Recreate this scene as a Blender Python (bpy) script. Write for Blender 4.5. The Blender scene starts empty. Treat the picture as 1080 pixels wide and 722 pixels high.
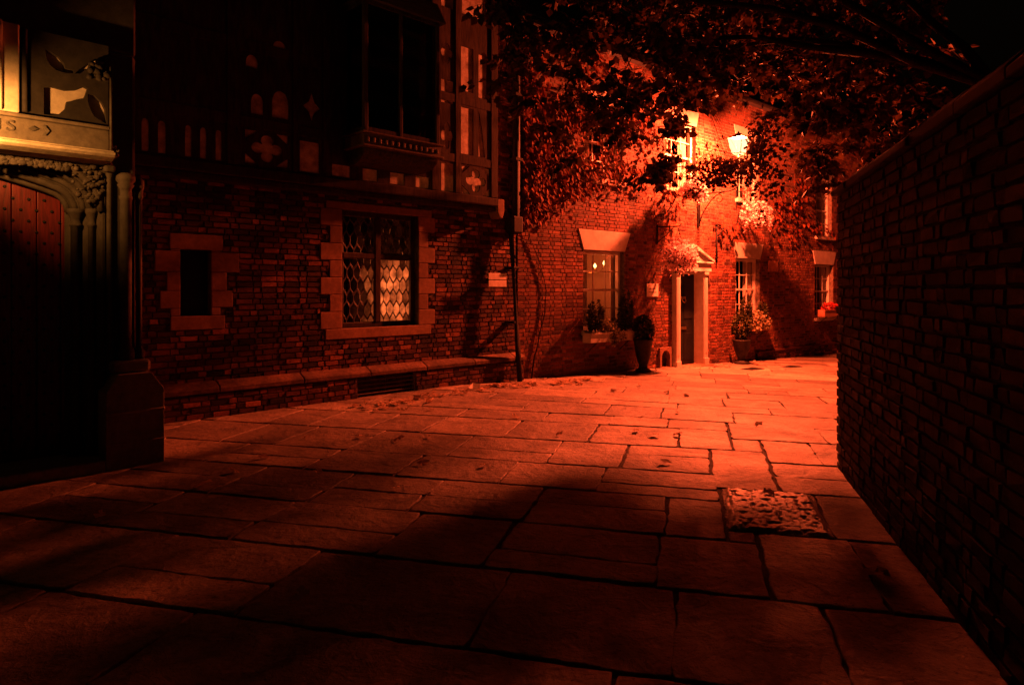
import bpy, bmesh, math, random
from math import sin, cos, pi, radians
from mathutils import Vector, Matrix, noise as mnoise
R = random.Random(7)
scene = bpy.context.scene
COL = scene.collection

# ------------------------------------------------------------------ materials
def new_mat(name):
    m = bpy.data.materials.new(name); m.use_nodes = True
    nt = m.node_tree; b = nt.nodes['Principled BSDF']
    return m, nt, b
def N(nt, t, **kw):
    n = nt.nodes.new(t)
    for k, v in kw.items(): setattr(n, k, v)
    return n
def ramp(nt, stops):
    r = N(nt, 'ShaderNodeValToRGB')
    e = r.color_ramp.elements
    e[0].position, e[0].color = stops[0][0], (*stops[0][1], 1)
    e[1].position, e[1].color = stops[-1][0], (*stops[-1][1], 1)
    for p, c in stops[1:-1]:
        x = e.new(p); x.color = (*c, 1)
    return r
def noise(nt, scale, detail=6, rough=.6, dist=0.0, coord='Object', stretch=None):
    tc = N(nt, 'ShaderNodeTexCoord'); n = N(nt, 'ShaderNodeTexNoise')
    n.inputs['Scale'].default_value = scale; n.inputs['Detail'].default_value = detail
    n.inputs['Roughness'].default_value = rough; n.inputs['Distortion'].default_value = dist
    if stretch:
        mp = N(nt, 'ShaderNodeMapping'); mp.inputs['Scale'].default_value = stretch
        nt.links.new(tc.outputs[coord], mp.inputs[0]); nt.links.new(mp.outputs[0], n.inputs['Vector'])
    else: nt.links.new(tc.outputs[coord], n.inputs['Vector'])
    return n
def mixc(nt, a, b, fac, mode='MULTIPLY'):
    m = N(nt, 'ShaderNodeMix', data_type='RGBA', blend_type=mode)
    def put(i, v):
        if isinstance(v, (int, float)): m.inputs[i].default_value = v
        elif isinstance(v, tuple): m.inputs[i].default_value = (*v, 1)
        else: nt.links.new(v, m.inputs[i])
    put(0, fac); put(6, a); put(7, b)
    return m.outputs[2]
def bump(nt, b, src, strength, dist, prev=None):
    bp = N(nt, 'ShaderNodeBump'); bp.inputs['Strength'].default_value = strength; bp.inputs['Distance'].default_value = dist
    nt.links.new(src, bp.inputs['Height'])
    if prev: nt.links.new(prev, bp.inputs['Normal'])
    nt.links.new(bp.outputs[0], b.inputs['Normal'])
    return bp.outputs[0]
def attr_mat(name, stops, rough=.85, nscale=18, nlo=.55, big=1.3, bstr=.5, bdist=.006, spec=.25, biglo=.45):
    """per-piece tone from the Col attribute through a ramp, broken up by two noises"""
    m, nt, b = new_mat(name)
    a = N(nt, 'ShaderNodeAttribute', attribute_name='Col')
    r = ramp(nt, stops); nt.links.new(a.outputs['Fac'], r.inputs[0])
    n1 = noise(nt, nscale, 8, .7); r1 = ramp(nt, [(.3, (nlo,)*3), (.72, (1.15,)*3)]); nt.links.new(n1.outputs[0], r1.inputs[0])
    n2 = noise(nt, big, 4, .6); r2 = ramp(nt, [(.32, (biglo,)*3), (.62, (1.05,)*3)]); nt.links.new(n2.outputs[0], r2.inputs[0])
    c = mixc(nt, r.outputs[0], r1.outputs[0], 1.0); c = mixc(nt, c, r2.outputs[0], 1.0)
    nt.links.new(c, b.inputs['Base Color'])
    b.inputs['Roughness'].default_value = rough; b.inputs['Specular IOR Level'].default_value = spec
    p = bump(nt, b, n1.outputs[0], bstr, bdist)
    n3 = noise(nt, nscale*5, 5, .7); bump(nt, b, n3.outputs[0], bstr*.6, bdist*.4, p)
    return m
def noise_mat(name, c0, c1, scale=8, rough=.8, bstr=.3, bdist=.004, spec=.3, metal=0, stretch=None, lo=.35, hi=.65):
    m, nt, b = new_mat(name)
    n1 = noise(nt, scale, 8, .65, stretch=stretch); r = ramp(nt, [(lo, c0), (hi, c1)]); nt.links.new(n1.outputs[0], r.inputs[0])
    nt.links.new(r.outputs[0], b.inputs['Base Color'])
    b.inputs['Roughness'].default_value = rough; b.inputs['Specular IOR Level'].default_value = spec
    b.inputs['Metallic'].default_value = metal
    if bstr: bump(nt, b, n1.outputs[0], bstr, bdist)
    return m
def leaf_mat(name, stops, trans=.35):
    m, nt, b = new_mat(name)
    a = N(nt, 'ShaderNodeAttribute', attribute_name='Col')
    r = ramp(nt, stops); nt.links.new(a.outputs['Fac'], r.inputs[0])
    nt.links.new(r.outputs[0], b.inputs['Base Color']); b.inputs['Roughness'].default_value = .75
    b.inputs['Specular IOR Level'].default_value = .08
    t = N(nt, 'ShaderNodeBsdfTranslucent'); nt.links.new(r.outputs[0], t.inputs[0])
    mx = N(nt, 'ShaderNodeMixShader'); mx.inputs[0].default_value = trans
    nt.links.new(b.outputs[0], mx.inputs[1]); nt.links.new(t.outputs[0], mx.inputs[2])
    nt.links.new(mx.outputs[0], nt.nodes['Material Output'].inputs[0])
    return m
def glass_mat(name, tint=(.9, .9, .9), gloss=.12, rough=.02):
    m, nt, b = new_mat(name); nt.nodes.remove(b)
    t = N(nt, 'ShaderNodeBsdfTransparent'); t.inputs[0].default_value = (*tint, 1)
    g = N(nt, 'ShaderNodeBsdfGlossy'); g.inputs['Roughness'].default_value = rough
    n1 = noise(nt, 3, 2, .5); bp = N(nt, 'ShaderNodeBump'); bp.inputs['Strength'].default_value = .05; bp.inputs['Distance'].default_value = .02
    nt.links.new(n1.outputs[0], bp.inputs['Height']); nt.links.new(bp.outputs[0], g.inputs['Normal'])
    mx = N(nt, 'ShaderNodeMixShader'); mx.inputs[0].default_value = gloss
    nt.links.new(t.outputs[0], mx.inputs[1]); nt.links.new(g.outputs[0], mx.inputs[2])
    nt.links.new(mx.outputs[0], nt.nodes['Material Output'].inputs[0])
    return m
def emit_mat(name, color, strength, through=0.0):
    m, nt, b = new_mat(name); nt.nodes.remove(b)
    e = N(nt, 'ShaderNodeEmission'); e.inputs[0].default_value = (*color, 1); e.inputs[1].default_value = strength
    out = e.outputs[0]
    if through:
        t = N(nt, 'ShaderNodeBsdfTransparent'); mx = N(nt, 'ShaderNodeMixShader'); mx.inputs[0].default_value = through
        nt.links.new(e.outputs[0], mx.inputs[1]); nt.links.new(t.outputs[0], mx.inputs[2]); out = mx.outputs[0]
    nt.links.new(out, nt.nodes['Material Output'].inputs[0])
    return m

M = {}
M['brick_left'] = attr_mat('old_dark_brick', [(0, (.02, .009, .007)), (.35, (.07, .024, .015)), (.65, (.19, .06, .034)), (1, (.40, .15, .08))], nscale=22, nlo=.4, bstr=.9, bdist=.008)
M['brick_house'] = attr_mat('house_brick', [(0, (.06, .02, .012)), (.4, (.17, .055, .03)), (.75, (.25, .085, .045)), (1, (.34, .14, .075))], nscale=20, bstr=.6, bdist=.006, biglo=.6)
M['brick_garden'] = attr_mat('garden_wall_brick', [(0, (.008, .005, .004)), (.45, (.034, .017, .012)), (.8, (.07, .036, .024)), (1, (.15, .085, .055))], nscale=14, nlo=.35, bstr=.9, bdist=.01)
M['mortar'] = noise_mat('mortar', (.07, .055, .045), (.20, .165, .13), 14, .95, .7, .006)
M['mortar_dark'] = noise_mat('sooty_mortar', (.025, .02, .016), (.10, .08, .06), 9, .95, .7, .006)
M['stone_red'] = attr_mat('red_sandstone', [(0, (.20, .105, .065)), (1, (.36, .20, .125))], nscale=16, nlo=.6, bstr=.5, bdist=.005, biglo=.6)
M['stone_pale'] = attr_mat('buff_sandstone', [(0, (.30, .25, .17)), (1, (.44, .37, .25))], nscale=14, nlo=.55, bstr=.5, bdist=.005, biglo=.6)
M['stone_lit'] = attr_mat('lit_sandstone', [(0, (.48, .40, .29)), (1, (.62, .52, .39))], nscale=14, nlo=.7, bstr=.4, bdist=.004, biglo=.75)  # paler copy: lamp light painted into the panel behind the tracery
M['stone_mid'] = attr_mat('half_shaded_sandstone', [(0, (.12, .095, .065)), (1, (.22, .18, .125))], nscale=14, nlo=.55, bstr=.5, bdist=.005, biglo=.5)  # darker copy: shade put into the colour of the frieze
M['stone_soot'] = attr_mat('sooty_sandstone', [(0, (.075, .062, .045)), (1, (.17, .145, .105))], nscale=12, nlo=.45, bstr=.8, bdist=.007, biglo=.5)
M['stone_shade'] = attr_mat('shaded_sandstone', [(0, (.022, .018, .014)), (1, (.05, .04, .03))], nscale=12, nlo=.5, bstr=.6, bdist=.005, biglo=.6)  # near-black copy: shade painted into tracery, boss and wall coping
M['stone_dim'] = attr_mat('dim_sandstone', [(0, (.045, .037, .028)), (1, (.095, .078, .056))], nscale=12, nlo=.5, bstr=.6, bdist=.005, biglo=.6)  # dark copy: dimness painted into the gateway's wall, mouldings and shafts
M['stone_worn'] = attr_mat('worn_plinth_stone', [(0, (.11, .055, .036)), (1, (.30, .16, .10))], nscale=18, nlo=.3, bstr=1.0, bdist=.012, biglo=.35, big=3)
M['lintel'] = noise_mat('painted_lintel', (.36, .33, .29), (.52, .48, .42), 5, .7, .15, .003)
M['paint'] = noise_mat('white_gloss_paint', (.5, .47, .42), (.66, .63, .57), 6, .4, .05, .002, .45)
M['plaster'] = noise_mat('cream_plaster', (.26, .22, .17), (.70, .64, .53), 7, .9, .6, .008)
M['timber'] = noise_mat('black_oak', (.016, .012, .009), (.055, .038, .026), 7, .85, .5, .005, .12, stretch=(3, 3, .6))
M['oak_brown'] = noise_mat('brown_oak', (.05, .03, .02), (.12, .07, .045), 7, .7, .5, .004, .2, stretch=(3, 3, .6))
M['iron'] = noise_mat('black_iron', (.006, .006, .006), (.02, .018, .016), 20, .7, .3, .002, .12)
M['lead'] = noise_mat('lead_came', (.05, .05, .05), (.12, .115, .11), 20, .5, .2, .001, .5)
M['brass'] = noise_mat('worn_brass', (.5, .35, .14), (.8, .6, .3), 15, .3, .1, .001, .5, 1.0)
M['door_red'] = noise_mat('red_painted_oak', (.05, .004, .004), (.15, .010, .008), 9, .5, .5, .004, .35, stretch=(5, 5, .5))
M['door_dark'] = noise_mat('black_gloss_door', (.006, .007, .006), (.012, .013, .011), 6, .45, .05, .002, .15)
M['terracotta'] = noise_mat('terracotta', (.28, .12, .07), (.42, .2, .12), 8, .8, .3, .003)
M['dark_pot'] = noise_mat('black_glazed_pot', (.012, .011, .01), (.04, .034, .03), 7, .6, .2, .003, .15)
M['slate'] = noise_mat('roof_slate', (.02, .02, .022), (.05, .05, .052), 5, .7, .5, .01, stretch=(1, 1, 6))
M['soil'] = noise_mat('joint_soil', (.012, .010, .008), (.05, .04, .03), 25, .95, .8, .01)
M['curtain'] = noise_mat('net_curtain', (.35, .3, .24), (.7, .62, .5), 5, .9, .3, .01, .1, stretch=(9, 9, .3))
M['room'] = noise_mat('room_wall', (.4, .33, .24), (.5, .42, .32), 2, .9, 0, 0)
M['paper'] = leaf_mat('litter_paper', [(0, (.6, .57, .5)), (1, (.85, .82, .75))], .55)
M['plate'] = noise_mat('enamel_sign_white', (.55, .5, .42), (.78, .74, .66), 9, .4, .05, .001, .4)
M['plate_ink'] = noise_mat('faded_sign_ink', (.28, .22, .17), (.4, .33, .26), 15, .6, 0, 0)
M['glass'] = glass_mat('window_glass', (.86, .86, .86), .10)
M['glass_dark'] = glass_mat('dark_window_glass', (.25, .25, .25), .08)
M['dark_void'] = noise_mat('dark_room', (.006, .005, .005), (.012, .01, .009), 3, .9, 0, 0)
M['lantern_glass'] = emit_mat('glowing_lantern_glass', (1.0, .74, .36), 2.6, .55)
M['bulb'] = emit_mat('lamp_filament', (1.0, .62, .22), 30)
M['room_bulb'] = emit_mat('room_bulb', (1.0, .40, .12), 9)
M['leaf_tree'] = leaf_mat('tree_leaf', [(0, (.02, .014, .006)), (.6, (.07, .035, .012)), (1, (.13, .05, .022))], .16)
M['leaf_creeper'] = leaf_mat('creeper_leaf', [(0, (.09, .022, .012)), (.6, (.18, .05, .022)), (1, (.30, .10, .04))], .35)
M['leaf_dark'] = leaf_mat('evergreen_leaf', [(0, (.02, .025, .01)), (1, (.07, .075, .03))], .15)
M['leaf_ivy'] = leaf_mat('variegated_ivy_leaf', [(0, (.06, .06, .025)), (.55, (.22, .19, .09)), (1, (.6, .54, .38))], .2)
M['flower_pink'] = leaf_mat('pink_petals', [(0, (.45, .25, .25)), (.5, (.72, .5, .52)), (1, (.88, .72, .74))], .45)
M['flower_red'] = leaf_mat('red_petals', [(0, (.3, .03, .03)), (1, (.65, .07, .06))], .3)
M['litter'] = leaf_mat('dead_leaf', [(0, (.10, .05, .03)), (.5, (.42, .27, .17)), (1, (.8, .66, .5))], .5)
M['bark'] = noise_mat('bark', (.010, .008, .006), (.035, .026, .018), 9, .95, .9, .02, .03, stretch=(4, 4, 1))

def slab_mat(name, rough_face=False):
    m, nt, b = new_mat(name)
    a = N(nt, 'ShaderNodeAttribute', attribute_name='Col')
    r = ramp(nt, [(0, (.085, .066, .05)), (.5, (.23, .18, .135)), (1, (.38, .30, .22))]); nt.links.new(a.outputs['Fac'], r.inputs[0])
    n2 = noise(nt, 1.7, 7, .62, .4); r2 = ramp(nt, [(.3, (.42,)*3), (.5, (.85,)*3), (.7, (1.12,)*3)]); nt.links.new(n2.outputs[0], r2.inputs[0])
    n1 = noise(nt, 16, 9, .72); r1 = ramp(nt, [(.28, (.42,)*3), (.5, (.95,)*3), (.72, (1.2,)*3)]); nt.links.new(n1.outputs[0], r1.inputs[0])
    c = mixc(nt, r.outputs[0], r2.outputs[0], 1.0); c = mixc(nt, c, r1.outputs[0], 1.0)
    n7 = noise(nt, 4.2, 9, .78, .8); r7 = ramp(nt, [(.36, (.35,)*3), (.46, (1,)*3), (.62, (1,)*3), (.7, (1.35,)*3)]); nt.links.new(n7.outputs[0], r7.inputs[0]); c = mixc(nt, c, r7.outputs[0], .8)
    n8 = noise(nt, 38, 3, .6); r8 = ramp(nt, [(.33, (.2,)*3), (.39, (1,)*3)]); nt.links.new(n8.outputs[0], r8.inputs[0]); c = mixc(nt, c, r8.outputs[0], .8)
    nt.links.new(c, b.inputs['Base Color'])
    rr = N(nt, 'ShaderNodeMapRange'); rr.inputs[3].default_value = .82; rr.inputs[4].default_value = .42
    nt.links.new(n2.outputs[0], rr.inputs[0]); nt.links.new(rr.outputs[0], b.inputs['Roughness'])
    b.inputs['Specular IOR Level'].default_value = .35
    p = bump(nt, b, n2.outputs[0], .6, .08)
    n4 = noise(nt, 5, 5, .6, 1.2); p = bump(nt, b, n4.outputs[0], .7, .032, p)
    p = bump(nt, b, n1.outputs[0], .8, .014, p)
    n6 = noise(nt, 55, 5, .75); p = bump(nt, b, n6.outputs[0], .7, .006, p)
    if rough_face:
        n5 = noise(nt, 13, 4, .65, 1.5, stretch=(1, 1.8, 1)); p = bump(nt, b, n5.outputs[0], 1.0, .07, p)
    return m
M['slab_pitted'] = attr_mat('pitted_pale_flag', [(0, (.3, .25, .18)), (1, (.5, .42, .31))], rough=.5, nscale=20, nlo=.5, bstr=.3, bdist=.003, spec=.5, biglo=.7)
M['slab'] = slab_mat('sandstone_flag'); M['slab_rough'] = slab_mat('rough_tooled_flag', True)

# ------------------------------------------------------------------ mesh builder
class MB:
    def __init__(s): s.v = []; s.f = []; s.c = []; s.mi = []; s.sm = []
    def face(s, idx, c=.5, mi=0, smooth=False): s.f.append(idx); s.c.append(c); s.mi.append(mi); s.sm.append(smooth)
    def poly(s, pts, c=.5, mi=0):
        n = len(s.v); s.v += [tuple(p) for p in pts]; s.face(list(range(n, n+len(pts))), c, mi)
    def box(s, a, b, c=.5, mi=0, bev=0.0):
        x0, y0, z0 = a; x1, y1, z1 = b
        if bev > 0:
            e = min(bev, (x1-x0)*.45, (y1-y0)*.45, (z1-z0)*.45)
            bm = bmesh.new(); bmesh.ops.create_cube(bm, size=1)
            for v in bm.verts: v.co = Vector(((x0+x1)/2+v.co.x*(x1-x0), (y0+y1)/2+v.co.y*(y1-y0), (z0+z1)/2+v.co.z*(z1-z0)))
            bmesh.ops.bevel(bm, geom=bm.edges[:], offset=e, segments=2, affect='EDGES', profile=.5)
            s.bm(bm, c, mi); return
        n = len(s.v); s.v += [(x0,y0,z0),(x1,y0,z0),(x1,y1,z0),(x0,y1,z0),(x0,y0,z1),(x1,y0,z1),(x1,y1,z1),(x0,y1,z1)]
        for q in ((0,3,2,1),(4,5,6,7),(0,1,5,4),(1,2,6,5),(2,3,7,6),(3,0,4,7)): s.face([n+i for i in q], c, mi)
    def bm(s, bm, c=.5, mi=0, smooth=False):
        n = len(s.v); bm.verts.index_update()
        s.v += [tuple(v.co) for v in bm.verts]
        for f in bm.faces: s.face([n+v.index for v in f.verts], c, mi, smooth)
        bm.free()
    def mesh(s, me, fn, c=.5, mi=0):
        n = len(s.v); s.v += [fn(v.co) for v in me.vertices]
        for p in me.polygons: s.face([n+i for i in p.vertices], c, mi)
        bpy.data.meshes.remove(me)
    def tube(s, pts, rad, k=8, c=.5, mi=0, cap=True):
        pts = [Vector(p) for p in pts]; rings = []
        if not isinstance(rad, (list, tuple)): rad = [rad]*len(pts)
        for i, p in enumerate(pts):
            t = (pts[min(i+1, len(pts)-1)]-pts[max(i-1, 0)]).normalized()
            u = t.cross(Vector((0,0,1)))
            if u.length < .05: u = t.cross(Vector((0,1,0)))
            u.normalize(); w = t.cross(u).normalized()
            n = len(s.v); rings.append(n)
            for j in range(k):
                a = 2*pi*j/k; s.v.append(tuple(p+rad[i]*(cos(a)*u+sin(a)*w)))
        for a, b in zip(rings, rings[1:]):
            for j in range(k): s.face([a+j, a+(j+1)%k, b+(j+1)%k, b+j], c, mi, True)
        if cap:
            s.face([rings[0]+j for j in range(k)][::-1], c, mi); s.face([rings[-1]+j for j in range(k)], c, mi)
    def lathe(s, prof, cx=0, cy=0, k=16, c=.5, mi=0, sx=1, sy=1):
        rings = []
        for r, z in prof:
            rings.append(len(s.v))
            for j in range(k): a = 2*pi*j/k+pi/k; s.v.append((cx+r*sx*cos(a), cy+r*sy*sin(a), z))
        for a, b in zip(rings, rings[1:]):
            for j in range(k): s.face([a+j, a+(j+1)%k, b+(j+1)%k, b+j], c, mi, k > 6)
        s.face([rings[0]+j for j in range(k)][::-1], c, mi); s.face([rings[-1]+j for j in range(k)], c, mi)
    def prism(s, poly, y0, y1, c=.5, mi=0):
        """polygon in the x/z plane pushed along y"""
        n = len(s.v); k = len(poly)
        s.v += [(x, y0, z) for x, z in poly]+[(x, y1, z) for x, z in poly]
        s.face(list(range(n, n+k)), c, mi); s.face(list(range(n+k, n+2*k))[::-1], c, mi)
        for i in range(k): j = (i+1) % k; s.face([n+i, n+k+i, n+k+j, n+j], c, mi)
    def build(s, name, mats, parent=None, bevel=0):
        me = bpy.data.meshes.new(name); me.from_pydata(s.v, [], s.f)
        if not isinstance(mats, (list, tuple)): mats = [mats]
        for m in mats: me.materials.append(m)
        me.polygons.foreach_set('material_index', s.mi); me.polygons.foreach_set('use_smooth', s.sm)
        at = me.attributes.new('Col', 'FLOAT', 'FACE'); at.data.foreach_set('value', s.c)
        me.update()
        o = bpy.data.objects.new(name, me); COL.objects.link(o)
        if parent: o.parent = parent
        if bevel:
            b = o.modifiers.new('edge', 'BEVEL'); b.width = bevel; b.segments = 2; b.limit_method = 'ANGLE'; b.angle_limit = radians(40)
        return o

def plate(outer, holes, thick):
    """flat plate with cut-outs: a filled 2D curve turned into a mesh"""
    cu = bpy.data.curves.new('cut', 'CURVE'); cu.dimensions = '2D'; cu.fill_mode = 'BOTH'; cu.extrude = thick/2
    for poly in [outer]+holes:
        sp = cu.splines.new('POLY'); sp.points.add(len(poly)-1); sp.use_cyclic_u = True
        for p, (x, y) in zip(sp.points, poly): p.co = (x, y, 0, 1)
    o = bpy.data.objects.new('cut', cu); COL.objects.link(o)
    dg = bpy.context.evaluated_depsgraph_get()
    me = bpy.data.meshes.new_from_object(o.evaluated_get(dg))
    bpy.data.objects.remove(o); bpy.data.curves.remove(cu)
    return me
def letters(txt, size, depth):
    cu = bpy.data.curves.new('txt', 'FONT'); cu.body = txt; cu.size = size; cu.extrude = depth
    o = bpy.data.objects.new('txt', cu); COL.objects.link(o)
    dg = bpy.context.evaluated_depsgraph_get()
    me = bpy.data.meshes.new_from_object(o.evaluated_get(dg))
    bpy.data.objects.remove(o); bpy.data.curves.remove(cu)
    return me
def onwall(y): return lambda co: (co.x, y-co.z, co.y)

def tag(o, label, cat, group=None, kind=None):
    if label: o['label'] = label
    if cat: o['category'] = cat
    if group: o['group'] = group
    if kind: o['kind'] = kind
    return o
def thing(name, label, cat, loc=(0,0,0), rz=0, group=None):
    o = bpy.data.objects.new(name, None); COL.objects.link(o); o.empty_display_size = .2
    o.location = loc; o.rotation_euler = (0, 0, rz)
    return tag(o, label, cat, group)

# ------------------------------------------------------------------ frames of the place
class Frame:
    """x along a wall, y into the wall, z up"""
    def __init__(s, o, d):
        l = math.hypot(*d); s.o = o; s.d = (d[0]/l, d[1]/l); s.i = (-s.d[1], s.d[0]); s.rz = math.atan2(s.d[1], s.d[0])
    def at(s, x, y, z=0): return (s.o[0]+s.d[0]*x+s.i[0]*y, s.o[1]+s.d[1]*x+s.i[1]*y, z)
    def inv(s, X, Y): X -= s.o[0]; Y -= s.o[1]; return (X*s.d[0]+Y*s.d[1], X*s.i[0]+Y*s.i[1])
FL = Frame((-4.33, 8.43), (1, 1))            # timber framed building
FF = Frame((.09, 12.85), (1.097, 1))         # brick house
FG = Frame((-3.66, 6.16), (1, 1))            # gothic gateway
FW = Frame((3.02, 6.32), (-.27, -1))         # garden wall, x runs towards the camera
def gz(X, Y):
    s = (X+Y)/1.41421-7.0
    return 0 if s <= 0 else -.03*s*min(1, s/1.5) - (.0)
LAMP = Vector(FF.at(6.14, -1.1, 5.03))

# ------------------------------------------------------------------ brickwork
def bricks(mb, x0, x1, z0, z1, y, holes=(), bl=.225, bh=.078, mi=0, prot=.010, jit=.004, seed=1, bond=True, dark=None):
    r = random.Random(seed); j = .005
    nrow = int(round((z1-z0)/bh)); h = (z1-z0)/nrow
    for k in range(nrow):
        za, zb = z0+k*h+j, z0+(k+1)*h-j
        iv = [(x0, x1)]
        for (hx0, hx1, hz0, hz1) in holes:
            if hz0 < zb-.01 and hz1 > za+.01:
                nv = []
                for a, b in iv:
                    if hx1 <= a or hx0 >= b: nv.append((a, b)); continue
                    if hx0 > a: nv.append((a, hx0))
                    if hx1 < b: nv.append((hx1, b))
                iv = nv
        # stretchers and headers
        x = x0-(bl*.75 if k % 2 else 0.0)-bl*.1*r.random(); n = k
        while x < x1:
            ln = (bl if (n % 2 == 0) else bl*.5) if bond else bl
            ln *= r.uniform(.96, 1.04); n += 1
            xa, xb = x+j, x+ln-j; x += ln
            t = min(1, max(0, r.gauss(.5, .23)))
            if r.random() < .08: t = r.uniform(0, .15)
            pr = prot*r.uniform(.55, 1.25)
            for a, b in iv:
                p, q = max(xa, a), min(xb, b)
                if q-p < .025: continue
                e = .006
                d = [r.uniform(-jit, jit) for _ in range(8)]
                nn = len(mb.v)
                yb = y+.012
                tl = [r.uniform(-.004, .004) for _ in range(4)]
                mb.v += [(p+d[0], yb, za+d[1]), (q+d[2], yb, za+d[3]), (q+d[4], yb, zb+d[5]), (p+d[6], yb, zb+d[7]),
                         (p+e+d[0], y-pr+tl[0], za+e+d[1]), (q-e+d[2], y-pr+tl[1], za+e+d[3]), (q-e+d[4], y-pr+tl[2], zb-e+d[5]), (p+e+d[6], y-pr+tl[3], zb-e+d[7])]
                for fq in ((4,5,6,7),(0,1,5,4),(1,2,6,5),(2,3,7,6),(3,0,4,7)): mb.face([nn+i for i in fq], t, mi)
def backing(mb, x0, x1, z0, z1, y, holes, depth=.12, mi=1, thick=.3):
    xs = sorted({x0, x1, *[h[0] for h in holes], *[h[1] for h in holes]}); zs = sorted({z0, z1, *[h[2] for h in holes], *[h[3] for h in holes]})
    xs = [x for x in xs if x0 <= x <= x1]; zs = [z for z in zs if z0 <= z <= z1]
    for xa, xb in zip(xs, xs[1:]):
        for za, zb in zip(zs, zs[1:]):
            mx, mz = (xa+xb)/2, (za+zb)/2
            if any(h[0] < mx < h[1] and h[2] < mz < h[3] for h in holes): continue
            mb.poly([(xa,y,za),(xb,y,za),(xb,y,zb),(xa,y,zb)], .4, mi)
            mb.poly([(xa,y+thick,za),(xa,y+thick,zb),(xb,y+thick,zb),(xb,y+thick,za)], .4, mi)
    for (a, b, c, d) in holes:
        for q in ([(a,y,c),(a,y,d),(a,y+thick,d),(a,y+thick,c)], [(b,y,c),(b,y+thick,c),(b,y+thick,d),(b,y,d)],
                  [(a,y,d),(b,y,d),(b,y+thick,d),(a,y+thick,d)], [(a,y,c),(a,y+thick,c),(b,y+thick,c),(b,y,c)]): mb.poly(q, .4, mi)

# ================================================================== THE SETTING
g = MB()
n = 60; ext = 90.0
def gpos(i): t = i/n*2-1; return math.copysign(abs(t)**2.2, t)*ext
for i in range(n+1):
    for k in range(n+1):
        X, Y = gpos(i)+1, gpos(k)+8; s = (X+Y)/1.41421
        g.v.append((X, Y, gz(X, Y) - .017 if s < 40 else gz(28, 28)-.017))
for i in range(n):
    for k in range(n): a = i*(n+1)+k; g.face([a, a+n+1, a+n+2, a+1], .5, 0, True)
tag(g.build('ground', M['soil']), 'dark soil under the paving', None, kind='structure')

# flagstones: u runs away from the camera along the garden wall, v across to the right
wu = (.2607, .9654); wv = (.9654, -.2607)
def uvw(u, v): return (3.02+u*wu[0]+v*wv[0], 6.32+u*wu[1]+v*wv[1])
slabs = MB(); rs = random.Random(21)
def slab(u0, u1, v0, v1, rough=False, tone=None):
    X, Y = uvw((u0+u1)/2, (v0+v1)/2)
    if FL.inv(X, Y)[1] > .8 and FL.inv(X, Y)[0] < 7: return
    if FF.inv(X, Y)[1] > .9: return
    gap = rs.uniform(.002, .008); u0 += gap; u1 -= gap; v0 += gap; v1 -= gap
    if u1-u0 < .05 or v1-v0 < .05: return
    pts = []; wob = .010
    cor = [(u0+rs.uniform(-.013,.013), v0+rs.uniform(-.013,.013)), (u0+rs.uniform(-.013,.013), v1+rs.uniform(-.013,.013)), (u1+rs.uniform(-.013,.013), v1+rs.uniform(-.013,.013)), (u1+rs.uniform(-.013,.013), v0+rs.uniform(-.013,.013))]
    for a, b in zip(cor, cor[1:]+cor[:1]):
        L = math.hypot(b[0]-a[0], b[1]-a[1]); kk = max(3, int(L/.09))
        for i in range(kk):
            t = i/kk; w = wob if 0 < i else .004
            if i == 0: # clipped corner
                t = min(.2, .012/L)
            pts.append((a[0]+(b[0]-a[0])*t+rs.uniform(-w, w), a[1]+(b[1]-a[1])*t+rs.uniform(-w, w)))
    cu = (u0+u1)/2; cv = (v0+v1)/2
    tu, tv, dz = rs.uniform(-.006, .006), rs.uniform(-.006, .006), rs.uniform(-.003, .003)
    c = tone if tone is not None else min(1, max(0, rs.gauss(.55, .22)))
    def P(p, inset, z):
        du, dv = cu-p[0], cv-p[1]; L = math.hypot(du, dv); q = (p[0]+du/L*inset, p[1]+dv/L*inset)
        x, y = uvw(*q); return (x, y, gz(x, y)+dz+tu*(q[0]-cu)+tv*(q[1]-cv)+z)
    n0 = len(slabs.v); k = len(pts); mi = 1 if rough else 0
    e1 = rs.uniform(.004, .012)
    for ins, z in ((0, -.05), (0, -.007), (.004, -.002), (.004+e1, .0)):
        slabs.v += [P(p, ins, z) for p in pts]
    for r_ in range(3):
        for i in range(k): j = (i+1) % k; slabs.face([n0+r_*k+i, n0+r_*k+j, n0+(r_+1)*k+j, n0+(r_+1)*k+i], c, mi, r_ > 0)
    slabs.face([n0+3*k+i for i in range(k)], c, mi)
def rough_top(u0, u1, v0, v1, nu=96, nv=66):
    n0 = len(slabs.v)
    for i in range(nu+1):
        for k in range(nv+1):
            u, v = u0+(u1-u0)*i/nu, v0+(v1-v0)*k/nv; x, y = uvw(u, v)
            e = min(1, min(i, nu-i, k, nv-k)/3)
            h = -max(0, mnoise.noise(Vector((u*17, v*24, 3)))-.08)*.034-max(0, mnoise.noise(Vector((u*36, v*46, 7)))-.15)*.018
            slabs.v.append((x, y, gz(x, y)+.016*e+h*e-.006*(1-e)))
    for i in range(nu):
        for k in range(nv): a = n0+i*(nv+1)+k; slabs.face([a, a+1, a+nv+2, a+nv+1], .9, 2, True)
def row(u0, u1, br, vmin=None, vmax=None, rough=(), lo=.75, hi=1.6):
    br = list(br)
    if vmin is not None:
        while br[0] > vmin: br.insert(0, br[0]-rs.uniform(lo, hi))
    if vmax is not None:
        while br[-1] < vmax: br.append(br[-1]+rs.uniform(lo, hi))
    for a, b in zip(br, br[1:]):
        if b-a > .7 and rs.random() < .3: # a slab cut in two along its length
            m = u0+(u1-u0)*rs.uniform(.35, .65); slab(u0, m, a, b); slab(m, u1, a, b)
        else: slab(u0, u1, a, b, rough=any(a-.01 < q < b for q in rough))
LM = -15
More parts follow.
